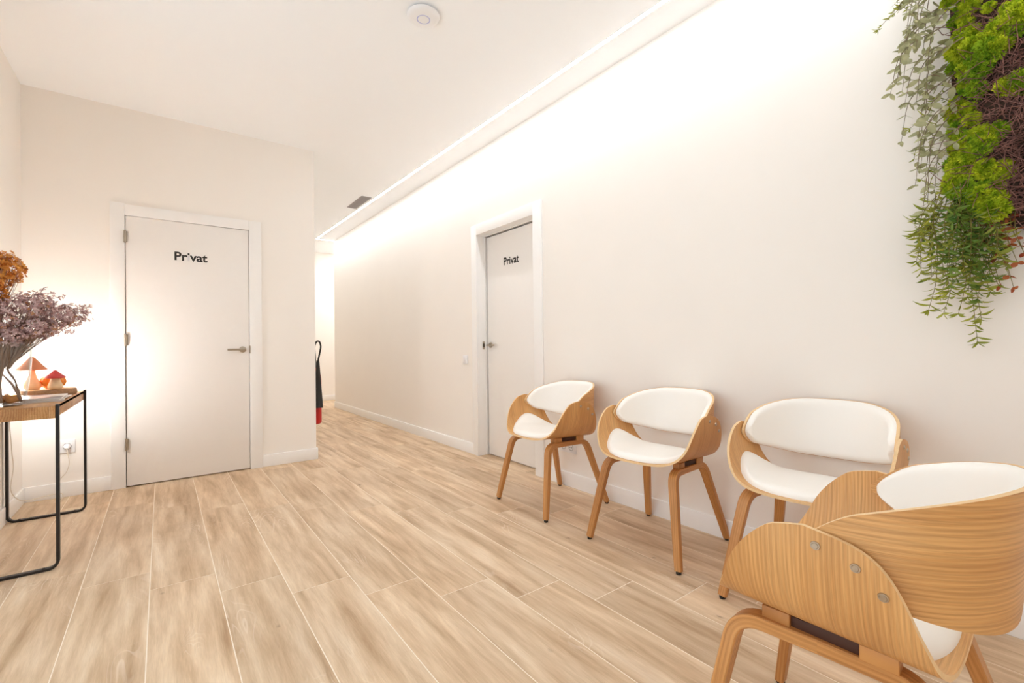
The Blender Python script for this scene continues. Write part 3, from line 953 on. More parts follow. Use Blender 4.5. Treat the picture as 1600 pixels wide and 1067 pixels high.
MAT['stem'] = plain('dry_brown_stem', srgb(150, 122, 104), 0.8, var=0.25, vscale=40)
MAT['mauve'] = leafmat('dried_mauve_petal', srgb(170, 132, 130), srgb(226, 196, 192), 0.8, 0.2, 40)
MAT['mauve_b'] = leafmat('dried_tan_petal', srgb(170, 112, 70), srgb(206, 160, 122), 0.8, 0.2, 40)
MAT['amber'] = leafmat('dried_amber_petal', srgb(190, 104, 28), srgb(244, 182, 92), 0.8, 0.25, 40)

def floret(mb, c, n, r, m=0):
    """four cupped petals about the direction n"""
    n = n.normalized(); ref = Vector((0, 0, 1)) if abs(n.z) < 0.9 else Vector((1, 0, 0))
    u = n.cross(ref).normalized(); v = n.cross(u)
    ph = rnd(0, PI)
    for k in range(4):
        a = ph + k * PI / 2
        d = u * math.cos(a) + v * math.sin(a); s = n.cross(d)
        l = r * rnd(0.8, 1.2)
        mb.add([c, c + d * l * 0.55 + s * l * 0.42 + n * l * 0.16, c + d * l * 1.05 + n * l * rnd(0.1, 0.5), c + d * l * 0.55 - s * l * 0.42 + n * l * 0.16], [(0, 1, 2, 3)], m=m)

def flower_stem(name, label, cat, group, foot, neck, centre, rad, count, mats, pr, tan=0.12, spikes=0):
    t = empty(name, foot); tag(t, label, cat, group)
    foot, neck, centre = Vector(foot), Vector(neck), Vector(centre)
    s = MB(); pts = catmull([tuple(foot), tuple(foot.lerp(neck, 0.5) + Vector((rnd(-.006, .006), rnd(-.006, .006), 0))), tuple(neck), tuple(centre)], 5)
    s.tube(pts, [0.0056 - 0.0026 * i / (len(pts) - 1) for i in range(len(pts))], 6)
    st = s.build('stem', MAT['stem'], t, smooth=True, off=foot)
    tw = MB(); h = MB()
    heads = []
    for i in range(count):
        # points in a lumpy ellipsoid, mostly in the shell
        while True:
            d = Vector((rnd(-1, 1), rnd(-1, 1), rnd(-1, 1)))
            if 0.05 < d.length < 1: break
        rr = d.length ** 0.35
        d.normalize()
        lump = 0.80 + 0.22 * math.sin(5 * d.x + 3 * d.z + centre.x * 40) * math.cos(4 * d.y - 2 * d.z)
        p = centre + Vector((d.x * rad[0], d.y * rad[1], d.z * rad[2])) * rr * lump
        floret(h, p, d + Vector((rnd(-.5, .5), rnd(-.5, .5), rnd(-.3, .6))), pr * rnd(0.75, 1.25), 1 if R_() < tan else 0)
        if i % 11 == 0: tw.tube([neck + Vector((rnd(-.008, .008), rnd(-.008, .008), rnd(-.03, .0))), neck.lerp(p, 0.55) + Vector((rnd(-.012, .012), rnd(-.012, .012), 0.008)), p], [0.0016, 0.0011, 0.0007], 3, caps=False)
    for k in range(spikes):   # loose wisps that stick out
        a = rnd(-0.5, 1.3); d = Vector((math.cos(a) * rnd(.6, 1), rnd(-.6, .3), math.sin(a) * 0.8)).normalized()
        e = centre + Vector((d.x * rad[0], d.y * rad[1], d.z * rad[2])) * rnd(1.05, 1.4)
        tw.tube([centre, centre.lerp(e, 0.5) + Vector((0, 0, 0.006)), e], 0.0009, 4, caps=False)
        for q in range(9):
            floret(h, centre.lerp(e, rnd(0.72, 1.03)) + Vector((rnd(-.010, .010), rnd(-.01, .01), rnd(-.010, .010))), d + Vector((rnd(-.6, .6), rnd(-.6, .6), rnd(-.6, .6))), pr * 0.95, 0)
    hd = h.build('flower_head', mats, t, off=foot)
    tw.build('twig', MAT['stem'], hd, off=foot)
    return t

MV = [MAT['mauve'], MAT['mauve_b']]
base_z = TZ + 0.02
mauve = [ # foot offset, neck offset (at the rim), head centre, radii
    ((0.030, -0.075), (0.040, -0.035, 0.25), (0.005, -0.05, 0.400), (0.095, 0.080, 0.085), 520, 0, 'mauve dried flower head at the middle of the bunch in the vase'),
    ((0.072, 0.045), (0.060, 0.010, 0.27), (0.120, 0.0, 0.475), (0.100, 0.080, 0.090), 600, 9, 'mauve dried flower head rising at the upper right of the bunch'),
    ((-0.070, -0.045), (0.070, -0.03, 0.26), (0.140, -0.03, 0.372), (0.100, 0.075, 0.060), 480, 5, 'mauve dried flower head leaning lowest over the vase rim'),
    ((-0.048, 0.068), (0.060, 0.03, 0.28), (0.220, 0.02, 0.435), (0.095, 0.075, 0.075), 420, 9, 'mauve dried flower head reaching farthest right towards the door'),
    ((-0.006, 0.034), (0.0, 0.0, 0.28), (-0.020, 0.0, 0.470), (0.085, 0.075, 0.085), 420, 2, 'mauve dried flower head tucked beneath the amber flowers'),
    ((0.084, -0.014), (0.030, -0.02, 0.23), (0.050, -0.055, 0.335), (0.095, 0.055, 0.060), 420, 0, 'mauve dried flower head sitting low inside the vase mouth')]
for (fx, fy), (nx, ny, nz), (cx, cy, cz), rad, cnt, spk, lab in mauve:
    flower_stem('dried_flower', lab, 'dried flower', 'mauve dried flowers in the vase', (VX + fx, VY + fy, base_z), (VX + nx * 0.6, VY + ny, TZ + nz * 0.78), (VX + cx, VY + cy, TZ + cz), rad, cnt, MV, 0.0082, 0.07, spk)
for (fx, fy), (nx, ny, nz), (cx, cy, cz), rad, cnt, lab in [
    ((-0.040, -0.004), (-0.03, 0.04, 0.29), (0.005, 0.06, 0.660), (0.105, 0.10, 0.090), 520, 'amber dried hydrangea standing tallest in the vase'),
    ((-0.082, 0.024), (-0.05, 0.0, 0.29), (-0.040, 0.03, 0.545), (0.095, 0.09, 0.085), 420, 'amber dried hydrangea below the tallest one, cut by the picture edge')]:
    flower_stem('dried_hydrangea', lab, 'dried flower', 'amber dried hydrangeas in the vase', (VX + fx, VY + fy, base_z), (VX + nx, VY + ny, TZ + nz), (VX + cx, VY + cy, TZ + cz), rad, cnt, [MAT['amber'], MAT['mauve_b']], 0.012, 0.12)

# log slice and the little figures on it
slab = empty('log_slice', (-0.532, 3.80, TZ + 0.0008)); tag(slab, 'flat slice of log with rough bark on the console table', 'wood slice')
wobf = lambda a, i: 1 + 0.035 * math.sin(3 * a + 1) + 0.02 * math.sin(7 * a) + 0.012 * math.sin(13 * a + i)
MB().lathe([(0.112, 0.0), (0.118, 0.006), (0.118, 0.030), (0.114, 0.035)], 60, wob=wobf, closed_ends=False).build('bark', MAT['bark'], slab, smooth=True, auto=50)
MB().lathe([(0.1135, 0.0345), (0.0, 0.0355)], 60, wob=wobf).build('cut_face', MAT['cutwood'], slab)
MB().lathe([(0.0, 0.0005), (0.1115, 0.0005)], 60, wob=wobf).build('underside', MAT['cutwood'], slab)
SZ = TZ + 0.0365
MAT['capred'] = plain('red_glazed_cap', srgb(206, 66, 64), 0.45, var=0.15, vscale=25)
MAT['caporange'] = plain('orange_brown_cap', srgb(212, 130, 88), 0.6, var=0.15, vscale=20)
MAT['creamstem'] = plain('cream_stalk', srgb(240, 210, 168), 0.6, var=0.12, vscale=25)
MAT['pumpkin'] = plain('orange_pumpkin', srgb(236, 138, 40), 0.5, var=0.12, vscale=20)
MAT['pstalk'] = plain('pumpkin_stalk', srgb(120, 98, 50), 0.8, var=0.2)
def mushroom(loc, stem, cap, cm, label):
    t = empty('mushroom_figurine', loc); tag(t, label, 'figurine', 'mushroom figurines on the log slice')
    MB().lathe(stem, 28).build('stalk', MAT['creamstem'], t, smooth=True, auto=60)
    MB().lathe(cap, 36).build('cap', cm, t, smooth=True, auto=60)
mushroom((-0.492, 3.725, SZ), [(0.0, 0.0), (0.024, 0.0), (0.034, 0.010), (0.033, 0.022), (0.024, 0.045), (0.018, 0.066), (0.017, 0.074)],
         [(0.0, 0.066), (0.030, 0.064), (0.044, 0.066), (0.045, 0.072), (0.034, 0.082), (0.020, 0.094), (0.009, 0.108), (0.0, 0.112)], MAT['capred'], 'small mushroom figurine with a pointed red cap on the log slice')
mushroom((-0.598, 3.80, SZ), [(0.0, 0.0), (0.030, 0.0), (0.038, 0.014), (0.036, 0.035), (0.022, 0.065), (0.014, 0.095), (0.013, 0.125)],
         [(0.0, 0.118), (0.045, 0.112), (0.062, 0.113), (0.064, 0.118), (0.046, 0.138), (0.026, 0.165), (0.010, 0.186), (0.0, 0.190)], MAT['caporange'], 'taller mushroom figurine with an orange brown cap behind the vase')
pk = empty('pumpkin_figurine', (-0.520, 3.845, SZ)); tag(pk, 'small orange pumpkin figurine behind the red capped mushroom', 'figurine')
MB().lathe([(0.0, 0.004), (0.030, 0.0), (0.054, 0.016), (0.062, 0.038), (0.055, 0.060), (0.030, 0.074), (0.006, 0.070), (0.0, 0.069)], 60, wob=lambda a, i: 1 - 0.10 * abs(math.sin(4.5 * a)) ** 4).build('body', MAT['pumpkin'], pk, smooth=True)
MB().tube([(0, 0, 0.066), (0.002, 0, 0.080), (0.008, 0, 0.090)], [0.008, 0.005, 0.006], 8).build('stalk', MAT['pstalk'], pk, smooth=True)

# magazines
MAT['paper'] = plain('paper_edge', srgb(232, 226, 220), 0.7, var=0.04, vscale=300)
def cover(name, cols, seed):
    m, nt, b = new_mat(name)
    tc = nt.nodes.new('ShaderNodeTexCoord'); vo = nt.nodes.new('ShaderNodeTexVoronoi'); vo.inputs['Scale'].default_value = 9
    mp_ = nt.nodes.new('ShaderNodeMapping'); mp_.inputs['Location'].default_value = (seed, seed * 2, 0)
    nt.links.new(tc.outputs['Object'], mp_.inputs[0]); nt.links.new(mp_.outputs[0], vo.inputs['Vector'])
    sp = nt.nodes.new('ShaderNodeSeparateColor'); nt.links.new(vo.outputs['Color'], sp.inputs[0])
    r = ramp(nt, [(0.0, cols[0]), (0.45, cols[1]), (0.7, cols[2]), (1.0, cols[3])]); r.color_ramp.interpolation = 'CONSTANT'
    nt.links.new(sp.outputs[0], r.inputs[0]); nt.links.new(r.outputs[0], b.inputs['Base Color']); b.inputs['Roughness'].default_value = 0.3
    return m
C1 = cover('magazine_cover_a', [srgb(236, 232, 228), srgb(226, 220, 216), srgb(120, 116, 120), srgb(60, 58, 60)], 3)
C2 = cover('magazine_cover_b', [srgb(226, 212, 206), srgb(200, 188, 184), srgb(150, 140, 140), srgb(90, 84, 84)], 5)
mags = [((-0.520, 3.42), 4, 0.000, 0.006, C2, 'lowest magazine of the small stack on the console table'),
        ((-0.516, 3.43), -3, 0.0062, 0.006, C2, 'middle magazine of the small stack on the console table'),
        ((-0.522, 3.44), 2, 0.0124, 0.007, C1, 'topmost magazine of the small stack, cover mostly white')]
for (x, y), a, dz, th, cm, lab in mags:
    t = empty('magazine', (x, y, TZ + 0.0005 + dz), math.radians(a)); tag(t, lab, 'magazine', 'magazines on the console table')
    bx('pages', (-0.104, -0.139, 0.0004), (0.104, 0.139, th - 0.0004), MAT['paper'], t)
    bx('cover', (-0.105, -0.140, th - 0.0004), (0.105, 0.140, th), cm, t)
    bx('spine', (-0.1055, -0.140, 0), (-0.1040, 0.140, th), cm, t)

# table lamp hidden behind the vase and the figures
lamp = empty('table_lamp', (-0.660, 3.985, TZ)); tag(lamp, 'small glowing globe lamp behind the vase and mushroom figurines', 'lamp')
MB().lathe([(0.0, 0.0), (0.036, 0.0), (0.036, 0.010), (0.016, 0.016), (0.012, 0.034), (0.018, 0.040), (0.0, 0.040)], 28).build('lamp_base', MAT['plastic'], lamp, smooth=True, auto=40)
MB().lathe([(0.045 * math.sin(PI * k / 16) if 0 < k < 16 else 0.0, 0.082 - 0.045 * math.cos(PI * k / 16)) for k in range(17)], 32).build('globe', MAT['lamp'], lamp, smooth=True)

# cords
MAT['cord'] = plain('white_cord', srgb(226, 214, 198), 0.5, var=0.03)
MAT['cordgrey'] = plain('grey_cord', srgb(160, 146, 132), 0.5, var=0.03)
pc = empty('power_cord', (-0.536, YB - 0.03, 0.352)); tag(pc, 'thin white power cord plugged into the socket and trailing beneath the console table', 'cord')
OP = pc.location
p = MB(); p.tube([(-0.536, YB - 0.003, 0.352), (-0.536, YB - 0.032, 0.350), (-0.535, YB - 0.044, 0.342)], [0.0175, 0.0165, 0.007], 18); p.build('plug', MAT['plastic'], pc, smooth=True, auto=40, off=OP)
pts = catmull([(-0.535, YB - 0.042, 0.344), (-0.528, YB - 0.046, 0.30), (-0.522, YB - 0.044, 0.24), (-0.536, YB - 0.040, 0.18), (-0.575, YB - 0.035, 0.12), (-0.580, YB - 0.04, 0.05), (-0.562, YB - 0.07, 0.006), (-0.556, 4.452, 0.010), (-0.564, 4.462, 0.038), (-0.640, 4.40, 0.046), (-0.700, 4.31, 0.056), (-0.728, 4.20, 0.10), (-0.744, 4.13, 0.18), (-0.742, 4.18, 0.30), (-0.744, 4.16, 0.40), (-0.742, 4.13, 0.47), (-0.740, 4.085, 0.60), (-0.728, 4.062, 0.72), (-0.715, 4.054, 0.773), (-0.702, 4.035, 0.7725), (-0.688, 4.018, 0.7725)], 8)
q = MB(); q.tube(pts, 0.0023, 8); q.build('cable', MAT['cord'], pc, smooth=True, off=OP)

# ------------------------------------------------------------------ fire extinguisher on the corridor wall
MAT['red'] = plain('red_paint', srgb(196, 24, 20), 0.35, var=0.04)
MAT['horn'] = plain('black_horn', srgb(34, 30, 26), 0.5, var=0.05)
fx = empty('fire_extinguisher', (XC + 0.078, 4.86, 0.27)); tag(fx, 'red fire extinguisher with black horn on the wall at the corridor corner', 'fire extinguisher')
MB().lathe([(0.0, 0.0), (0.050, 0.0), (0.062, 0.012), (0.064, 0.03), (0.064, 0.44), (0.058, 0.485), (0.036, 0.515), (0.018, 0.525), (0.016, 0.56), (0.0, 0.56)], 36).build('cylinder', MAT['red'], fx, smooth=True, auto=60)
MB().lathe([(0.0645, 0.18), (0.0645, 0.36)], 36, closed_ends=False).build('label_band', MAT['plastic'], fx, smooth=True)
m = MB(); m.box((-0.016, -0.03, 0.555), (0.016, 0.035, 0.585)); m.box((-0.009, -0.12, 0.600), (0.009, 0.02, 0.608)); m.box((-0.009, -0.11, 0.570), (0.009, -0.02, 0.577)); m.box((-0.008, 0.01, 0.575), (0.008, 0.03, 0.606)); m.build('valve_handle', MAT['horn'], fx, bevel=0.002)
MB().lathe([(0.017, 0.0), (0.046, 0.0), (0.044, 0.004), (0.015, 0.44), (0.013, 0.46), (0.0, 0.46)], 24, c=(0.004, -0.115, 0.17)).build('discharge_horn', MAT['horn'], fx, smooth=True, auto=50)
m = MB(); m.tube(catmull([(0, -0.03, 0.57), (-0.010, -0.075, 0.66), (-0.022, -0.10, 0.760), (-0.006, -0.112, 0.812), (0.018, -0.118, 0.812), (0.030, -0.122, 0.765), (0.018, -0.118, 0.69), (0.004, -0.115, 0.62)], 6), 0.0080, 10); m.build('hose', MAT['horn'], fx, smooth=True)
m = MB(); m.box((-0.078, -0.02, 0.25), (-0.064, 0.02, 0.52)); m.build('wall_bracket', MAT['horn'], fx, bevel=0.002)

# ------------------------------------------------------------------ moss picture with trailing foliage on the right wall
random.seed(21)
MAT['mossgreen'] = leafmat('moss_lime', srgb(150, 182, 14), srgb(232, 238, 60), 0.8, 0.3, 25)
MAT['mossdeep'] = leafmat('moss_green', srgb(112, 162, 20), srgb(196, 220, 52), 0.8, 0.3, 25)
MAT['heather'] = leafmat('brown_heather', srgb(96, 64, 58), srgb(168, 120, 108), 0.9, 0.05, 30)
MAT['mossbase'] = plain('dark_moss_base', srgb(70, 52, 40), 0.95, var=0.35, vscale=35, bump=0.8, bscale=90)
MAT['euca'] = leafmat('silver_green_leaf', srgb(142, 142, 100), srgb(204, 202, 160), 0.6, 0.35, 12)
MAT['trail'] = leafmat('olive_leaf', srgb(120, 134, 36), srgb(190, 190, 80), 0.55, 0.3, 14)
MAT['traildeep'] = leafmat('deep_green_leaf', srgb(76, 118, 44), srgb(146, 168, 70), 0.55, 0.3, 14)
MAT['rust'] = leafmat('rust_leaf', srgb(150, 56, 30), srgb(196, 116, 66), 0.55, 0.3, 20)
MAT['trailstem'] = plain('olive_stem', srgb(124, 112, 52), 0.7, var=0.15)
MAT['eucastem'] = plain('grey_brown_stem', srgb(134, 118, 94), 0.7, var=0.15)

PX = 2.20
moss = empty('moss_picture', (XR, -0.25, 1.95)); tag(moss, 'green moss and brown heather wall picture with trailing leaves at the right edge', 'wall plant')
OM = moss.location
# outline in (y, z): rounded lower left corner
def corner(y0, y1, z0, z1, r, n=10):
    pts = []
    for cy, cz, a0 in ((y1 - r, z0 + r, -90), (y1 - r, z1 - r, 0), (y0 + r, z1 - r, 90), (y0 + r, z0 + r, 180)):
        for k in range(n + 1):
            a = math.radians(a0 + 90 * k / n); pts.append((cy + r * math.cos(a), cz + r * math.sin(a)))
    return pts
MY0, MY1, MZ0, MZ1 = -0.95, 0.365, 1.40, 2.62
out = corner(MY0, MY1, MZ0, MZ1, 0.22)
n = len(out)
b = MB(); b.add([(XR - 0.055, y, z) for y, z in out] + [(XR - 0.03, y, z) for y, z in out], [tuple(range(n)), tuple(range(2*n-1, n-1, -1))] + [(k, n+k, n+(k+1)%n, (k+1)%n) for k in range(n)])
b.build('backing_board', MAT['mossbase'], moss, off=OM)
bx('standoff', (XR - 0.03, -0.7, 1.6), (XR, -0.6, 2.4), MAT['darkblock'], moss, 0, OM)
bx('standoff', (XR - 0.03, 0.0, 1.6), (XR, 0.1, 2.4), MAT['darkblock'], moss, 0, OM)
# lumpy bed of dried heather
NY, NZ = 60, 60
def inside(y, z, m=0.0):
    dy = max(MY0 + 0.22 - y, y - (MY1 - 0.22), 0); dz = max(MZ0 + 0.22 - z, z - (MZ1 - 0.22), 0)
    return math.hypot(dy, dz) <= 0.22 - m
def bed(y, z):
    e = min(y - MY0, MY1 - y, z - MZ0, MZ1 - z)
    return XR - 0.055 - 0.045 * min(1, max(0, e) / 0.06) - 0.018 * (math.sin(17 * y + 5 * z) * math.cos(13 * z - 6 * y) + 0.6 * math.sin(41 * y) * math.sin(37 * z))
vs, fs, ok = [], [], {}
for i in range(NY + 1):
    for j in range(NZ + 1):
        y, z = MY0 + (MY1 - MY0) * i / NY, MZ0 + (MZ1 - MZ0) * j / NZ
        ok[(i, j)] = inside(y, z, 0.0); vs.append((bed(y, z) if ok[(i, j)] else XR - 0.055, y, z))
for i in range(NY):
    for j in range(NZ):
        if all(ok[q] for q in ((i, j), (i+1, j), (i+1, j+1), (i, j+1))):
            fs.append((i*(NZ+1)+j, (i+1)*(NZ+1)+j, (i+1)*(NZ+1)+j+1, i*(NZ+1)+j+1))
MB().add(vs, fs).build('moss_bed', MAT['mossbase'], moss, smooth=True, off=OM)
# heather twigs
tw = MB()
for k in range(4200):
    y = rnd(-0.05, MY1 - 0.03) if R_() < 0.75 else rnd(MY0, MY1); z = rnd(MZ0 + 0.01, MZ1)
    if y > 0.25 and R_() < 0.7: continue
    if not inside(y, z, 0.02): continue
    p = Vector((bed(y, z) + 0.008, y, z))
    ang = rnd(0, 2 * PI); d = Vector((rnd(-0.75, -0.15), math.cos(ang), math.sin(ang))).normalized()
    l = rnd(0.04, 0.12); e = p + d * l; e.x = max(e.x, PX - 0.03)
    c = p.lerp(e, 0.5) + Vector((-0.012, rnd(-.02, .02), rnd(-.02, .02)))
    tw.tube([p, p.lerp(c, 0.55) + (c - p.lerp(e, 0.5)) * 0.3, c, c.lerp(e, 0.6) + Vector((-.003, 0, 0)), e], [0.0019, 0.0017, 0.0015, 0.0012, 0.0008], 3, caps=False)
o = tw.build('heather_twigs', MAT['heather'], moss, smooth=True, off=OM); o['kind'] = 'stuff'
# moss cushions: one clump mesh per kind, copied
def clump(name, mat, nb, rad, blade):
    mb = MB()
    for k in range(nb):
        while True:
            d = Vector((rnd(-1, 0.1), rnd(-1, 1), rnd(-1, 1)))
            if 0.05 < d.length < 1: break
        d = d.normalized(); p = Vector((d.x * rad * 0.6, d.y * rad, d.z * rad)) * rnd(0.55, 1.0)
        for q in range(4):
            dd = (d + Vector((rnd(-.8, .8), rnd(-.8, .8), rnd(-.8, .8)))).normalized()
            s = dd.cross(Vector((rnd(-1, 1), rnd(-1, 1), rnd(-1, 1)))).normalized() * blade * 0.30
            l = blade * rnd(0.7, 1.5)
            mb.add([p - s * 0.4, p + dd * l * 0.5 - s, p + dd * l, p + dd * l * 0.5 + s], [(0, 1, 2, 3)])
    o = mb.build(name, mat, moss)
    return o
CL = [clump('moss_cushion', MAT['mossgreen'], 420, 0.045, 0.013), clump('moss_cushion', MAT['mossdeep'], 360, 0.042, 0.013)]
spots = []
random.seed(5)
for k in range(64):   # along the left edge
    z = MZ0 + 0.06 + 0.90 * k / 64
    y = MY1 - 0.012 - (0.10 * max(0, 1 - (z - MZ0) / 0.16)) - abs(random.gauss(0, 0.030))
    spots.append((y, z, rnd(0.4, 0.82)))
for (yc, zc, sp, cnt) in ((0.245, 2.03, 0.028, 9), (0.285, 1.72, 0.025, 8), (0.20, 1.88, 0.02, 3), (0.27, 1.58, 0.025, 5), (0.10, 1.42, 0.06, 7), (0.19, 2.10, 0.02, 3), (-0.2, 1.9, 0.10, 6), (-0.4, 2.2, 0.12, 7), (-0.5, 1.6, 0.12, 7), (0.1, 2.42, 0.08, 6)):
    for k in range(cnt): spots.append((random.gauss(yc, sp), random.gauss(zc, sp), rnd(0.4, 0.8)))
first = [True, True]
for k, (y, z, s) in enumerate(spots):
    if not inside(min(y, MY1 - 0.001), z, 0.0): continue
    i = 0 if R_() < 0.62 else 1
    o = CL[i] if first[i] else CL[i].copy()
    if first[i]: first[i] = False
    else: COL.objects.link(o)
    o.parent = moss
    o.location = Vector((bed(y, z) - 0.014, y, z)) - OM
    o.rotation_euler = (rnd(0, 6.28), rnd(-.2, .2), rnd(-.3, .3)); o.scale = (s, s, s * rnd(0.8, 1.2))

# silver eucalyptus sprigs: stem part with leaf sub-parts
def leaf_mesh(name, mat, l, w):
    mb = MB(); n = 6
    vs, fs = [], []
    for i in range(n + 1):
        t = i / n; ww = w * math.sin(PI * min(1, t * 0.92 + 0.06)) ** 0.8
        vs += [(t * l, -ww / 2, 0.10 * l * t * t), (t * l, 0, 0.10 * l * t * t - 0.06 * w), (t * l, ww / 2, 0.10 * l * t * t)]
    for i in range(n):
        for k in (0, 1): fs.append((i*3+k, (i+1)*3+k, (i+1)*3+k+1, i*3+k+1))
    me = bpy.data.meshes.new(name); me.from_pydata(vs, [], fs); me.materials.append(mat)
    for p in me.polygons: p.use_smooth = True
    return me
EU = [leaf_mesh('leaf', MAT['euca'], l, w) for l, w in ((0.052, 0.029), (0.044, 0.020), (0.058, 0.024), (0.036, 0.022))]
RU = [leaf_mesh('leaf', MAT['rust'], l, w) for l, w in ((0.030, 0.022), (0.034, 0.016))]
def sprig(name, start, tip, bend, meshes, stemmat, pairs, scale=1.0):
    start, tip = Vector(start), Vector(tip)
    mid = start.lerp(tip, 0.4) + Vector(bend)
    pts = catmull([tuple(start), tuple(mid), tuple(tip)], 8)
    o = MB().tube(pts, [0.0022 - 0.0014 * i / (len(pts) - 1) for i in range(len(pts))], 5).build(name, stemmat, moss, smooth=True, off=OM)
    for k in range(pairs):
        t = 0.15 + 0.85 * k / max(1, pairs - 1); x = t * (len(pts) - 1); i = min(int(x), len(pts) - 2)
        p = pts[i].lerp(pts[i + 1], x - i); d = (pts[i + 1] - pts[i]).normalized()
        ang = rnd(0, PI)
        for s in (0, PI):
            a = ang + s + rnd(-.3, .3)
            side = Vector((math.cos(a) * 0.7, math.sin(a), 0)); side = (side - d * side.dot(d)).normalized()
            ld = (side * rnd(0.7, 1.0) + d * rnd(0.2, 0.8)).normalized()
            up = Vector((rnd(-1, 0), rnd(-.5, .5), rnd(-.6, .9))); up = (up - ld * up.dot(ld)).normalized()
            yv = up.cross(ld)
            lf = bpy.data.objects.new('leaf', random.choice(meshes)); COL.objects.link(lf)
            lf.parent = o
            Mx = Matrix((ld, yv, up)).transposed().to_4x4(); Mx.translation = p - OM
            sc_ = scale * rnd(0.7, 1.1) * (1 - 0.35 * t)
            lf.matrix_local = Mx @ Matrix.Scale(sc_, 4)
random.seed(11)
for k in range(30):
    z0 = 2.54 - 0.80 * (k / 29) ** 1.25 + rnd(-.03, .03)
    y0 = MY1 - rnd(0.0, 0.05)
    reach = rnd(0.06, 0.17) * (1.0 if z0 > 1.9 else 0.75)
    drop = rnd(0.16, 0.30)
    x0 = rnd(2.20, 2.29)
    sprig('eucalyptus_sprig', (x0, y0, z0), (x0 - rnd(-.02, .05), y0 + reach, z0 - drop), (-0.01, reach * 0.35, 0.03), EU, MAT['eucastem'], 7 if z0 > 1.8 else 5, 1.0 if z0 > 1.9 else 0.85)

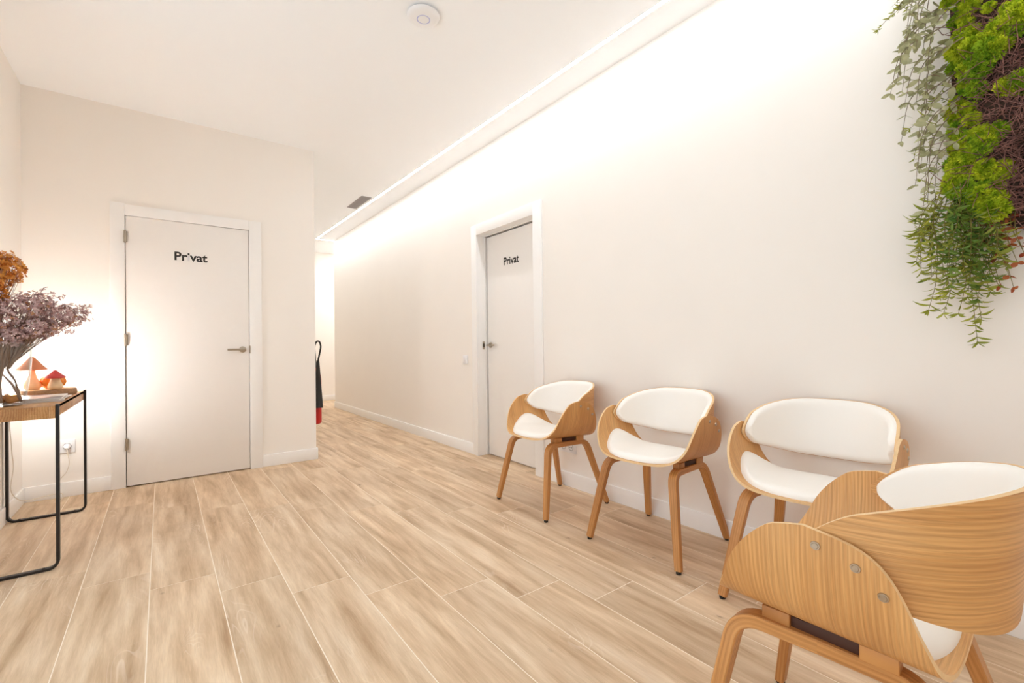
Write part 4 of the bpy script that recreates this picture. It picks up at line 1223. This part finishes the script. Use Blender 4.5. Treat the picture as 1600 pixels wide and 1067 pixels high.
# olive trailing plant hanging from the lower corner
def strand(start, tip, sway, mat, leaf_l, step):
    start, tip = Vector(start), Vector(tip)
    mids = [start.lerp(tip, f_) + Vector((rnd(-.012, .012), sway * math.sin(PI * f_) + rnd(-.012, .012), rnd(-.006, .006))) for f_ in (0.25, 0.5, 0.75)]
    pts = catmull([tuple(start)] + [tuple(m) for m in mids] + [tuple(tip)], 6)
    mb = MB(); mb.tube(pts, [0.0017 - 0.0009 * i / (len(pts) - 1) for i in range(len(pts))], 5, m=1)
    def leaf(p, a, l):
        up = Vector((rnd(-1, 1), rnd(-.4, .4), rnd(-.2, 1))); up = (up - a * up.dot(a)).normalized()
        curl = rnd(0.15, 0.55)
        vs, fs = [], []
        for q in range(6):
            t = q / 5; w_ = 0.0034 * math.sin(PI * (0.10 + 0.88 * t)) * leaf_l / 0.035
            c = p + a * l * t + Vector((0, 0, 1)) * l * curl * t * t
            vs += [c - up * w_, c + a.cross(up) * w_ * 0.5, c + up * w_]
        for q in range(5):
            for r_ in (0, 1): fs.append((q*3+r_, q*3+3+r_, q*3+4+r_, q*3+1+r_))
        mb.add(vs, fs, m=0)
    L = sum((q - p).length for p, q in zip(pts, pts[1:])); nn = max(4, int(L / step))
    rot = rnd(0, 2 * PI)
    for k in range(nn + 1):
        x = min(1.0, 0.06 + 0.94 * (k + rnd(-.3, .3)) / nn) * (len(pts) - 1); i = max(0, min(int(x), len(pts) - 2))
        p = pts[i].lerp(pts[i + 1], x - i); d = (pts[i + 1] - pts[i]).normalized()
        rot += 1.2 + rnd(-.4, .4)
        for s in ((0, PI) if R_() < 0.75 else (0,)):
            side = Vector((math.cos(rot + s) * 0.8, math.sin(rot + s), 0)); side = (side - d * side.dot(d)).normalized()
            leaf(p, (side * rnd(0.6, 1.0) + d * rnd(0.25, 0.9)).normalized(), leaf_l * rnd(0.65, 1.2))
        if k in (nn // 3, 2 * nn // 3) and R_() < 0.6:   # a short side shoot
            sd = (Vector((rnd(-.5, .2), rnd(-1, 1), -0.7))).normalized(); e = p + sd * rnd(0.03, 0.06)
            mb.tube([p, p.lerp(e, 0.5) + Vector((0, 0, -.004)), e], [0.0012, 0.001, 0.0007], 4, m=1)
            for q in range(6): leaf(p.lerp(e, 0.3 + 0.7 * q / 5), (Vector((rnd(-.6, .3), rnd(-1, 1), rnd(-.8, .2)))).normalized(), leaf_l * rnd(0.6, 0.95))
    for q in range(4): leaf(pts[-1], Vector((rnd(-.5, .3), rnd(-1, 1), rnd(-.9, -.2))).normalized(), leaf_l * 0.8)
    return mb.build('trailing_strand', [mat, MAT['trailstem']], moss, smooth=True, off=OM)
random.seed(33)
tips = [(0.305, 1.02), (0.295, 1.10), (0.385, 1.125), (0.345, 1.12), (0.40, 1.19), (0.43, 1.14), (0.375, 1.20), (0.415, 1.25), (0.33, 1.18), (0.27, 1.19), (0.25, 1.21),
        (0.445, 1.28), (0.455, 1.32), (0.435, 1.38), (0.46, 1.42), (0.31, 1.25), (0.36, 1.28), (0.29, 1.30), (0.25, 1.29), (0.33, 1.33), (0.38, 1.36), (0.27, 1.34), (0.35, 1.24), (0.40, 1.31), (0.30, 1.17), (0.32, 1.22), (0.22, 1.27), (0.26, 1.24), (0.28, 1.25), (0.37, 1.33), (0.34, 1.29), (0.42, 1.36), (0.31, 1.31), (0.24, 1.33), (0.36, 1.22), (0.29, 1.22)]
for k, (y, z) in enumerate(tips):
    y0 = 0.33 + (y - 0.33) * 0.55 + rnd(-.02, .02); z0 = 1.60 - rnd(0, 0.08) if y > 0.30 else 1.50 - rnd(0, .05)
    x0 = rnd(2.21, 2.29)
    strand((x0, y0, z0), (x0 - rnd(0.0, 0.05), y, z), rnd(-.03, .03), MAT['trail'] if (k < 15 or R_() < 0.4) else MAT['traildeep'], 0.045, 0.022)
for (y, z) in ((0.44, 1.62), (0.46, 1.70), (0.43, 1.55), (0.47, 1.82), (0.52, 2.27), (0.56, 2.24)):
    strand((2.25, MY1 - 0.02, z + 0.16), (2.23, y, z), rnd(-.02, .02), MAT['trail'], 0.026, 0.022)
for (y, z) in ((0.225, 1.24), (0.205, 1.28), (0.19, 1.31), (0.245, 1.21), (0.215, 1.20), (0.18, 1.27)):
    sprig('rust_leaf_sprig', (2.26, y + 0.03, 1.46), (2.24, y, z), (0, 0.01, 0), RU, MAT['trailstem'], 4, 1.05)
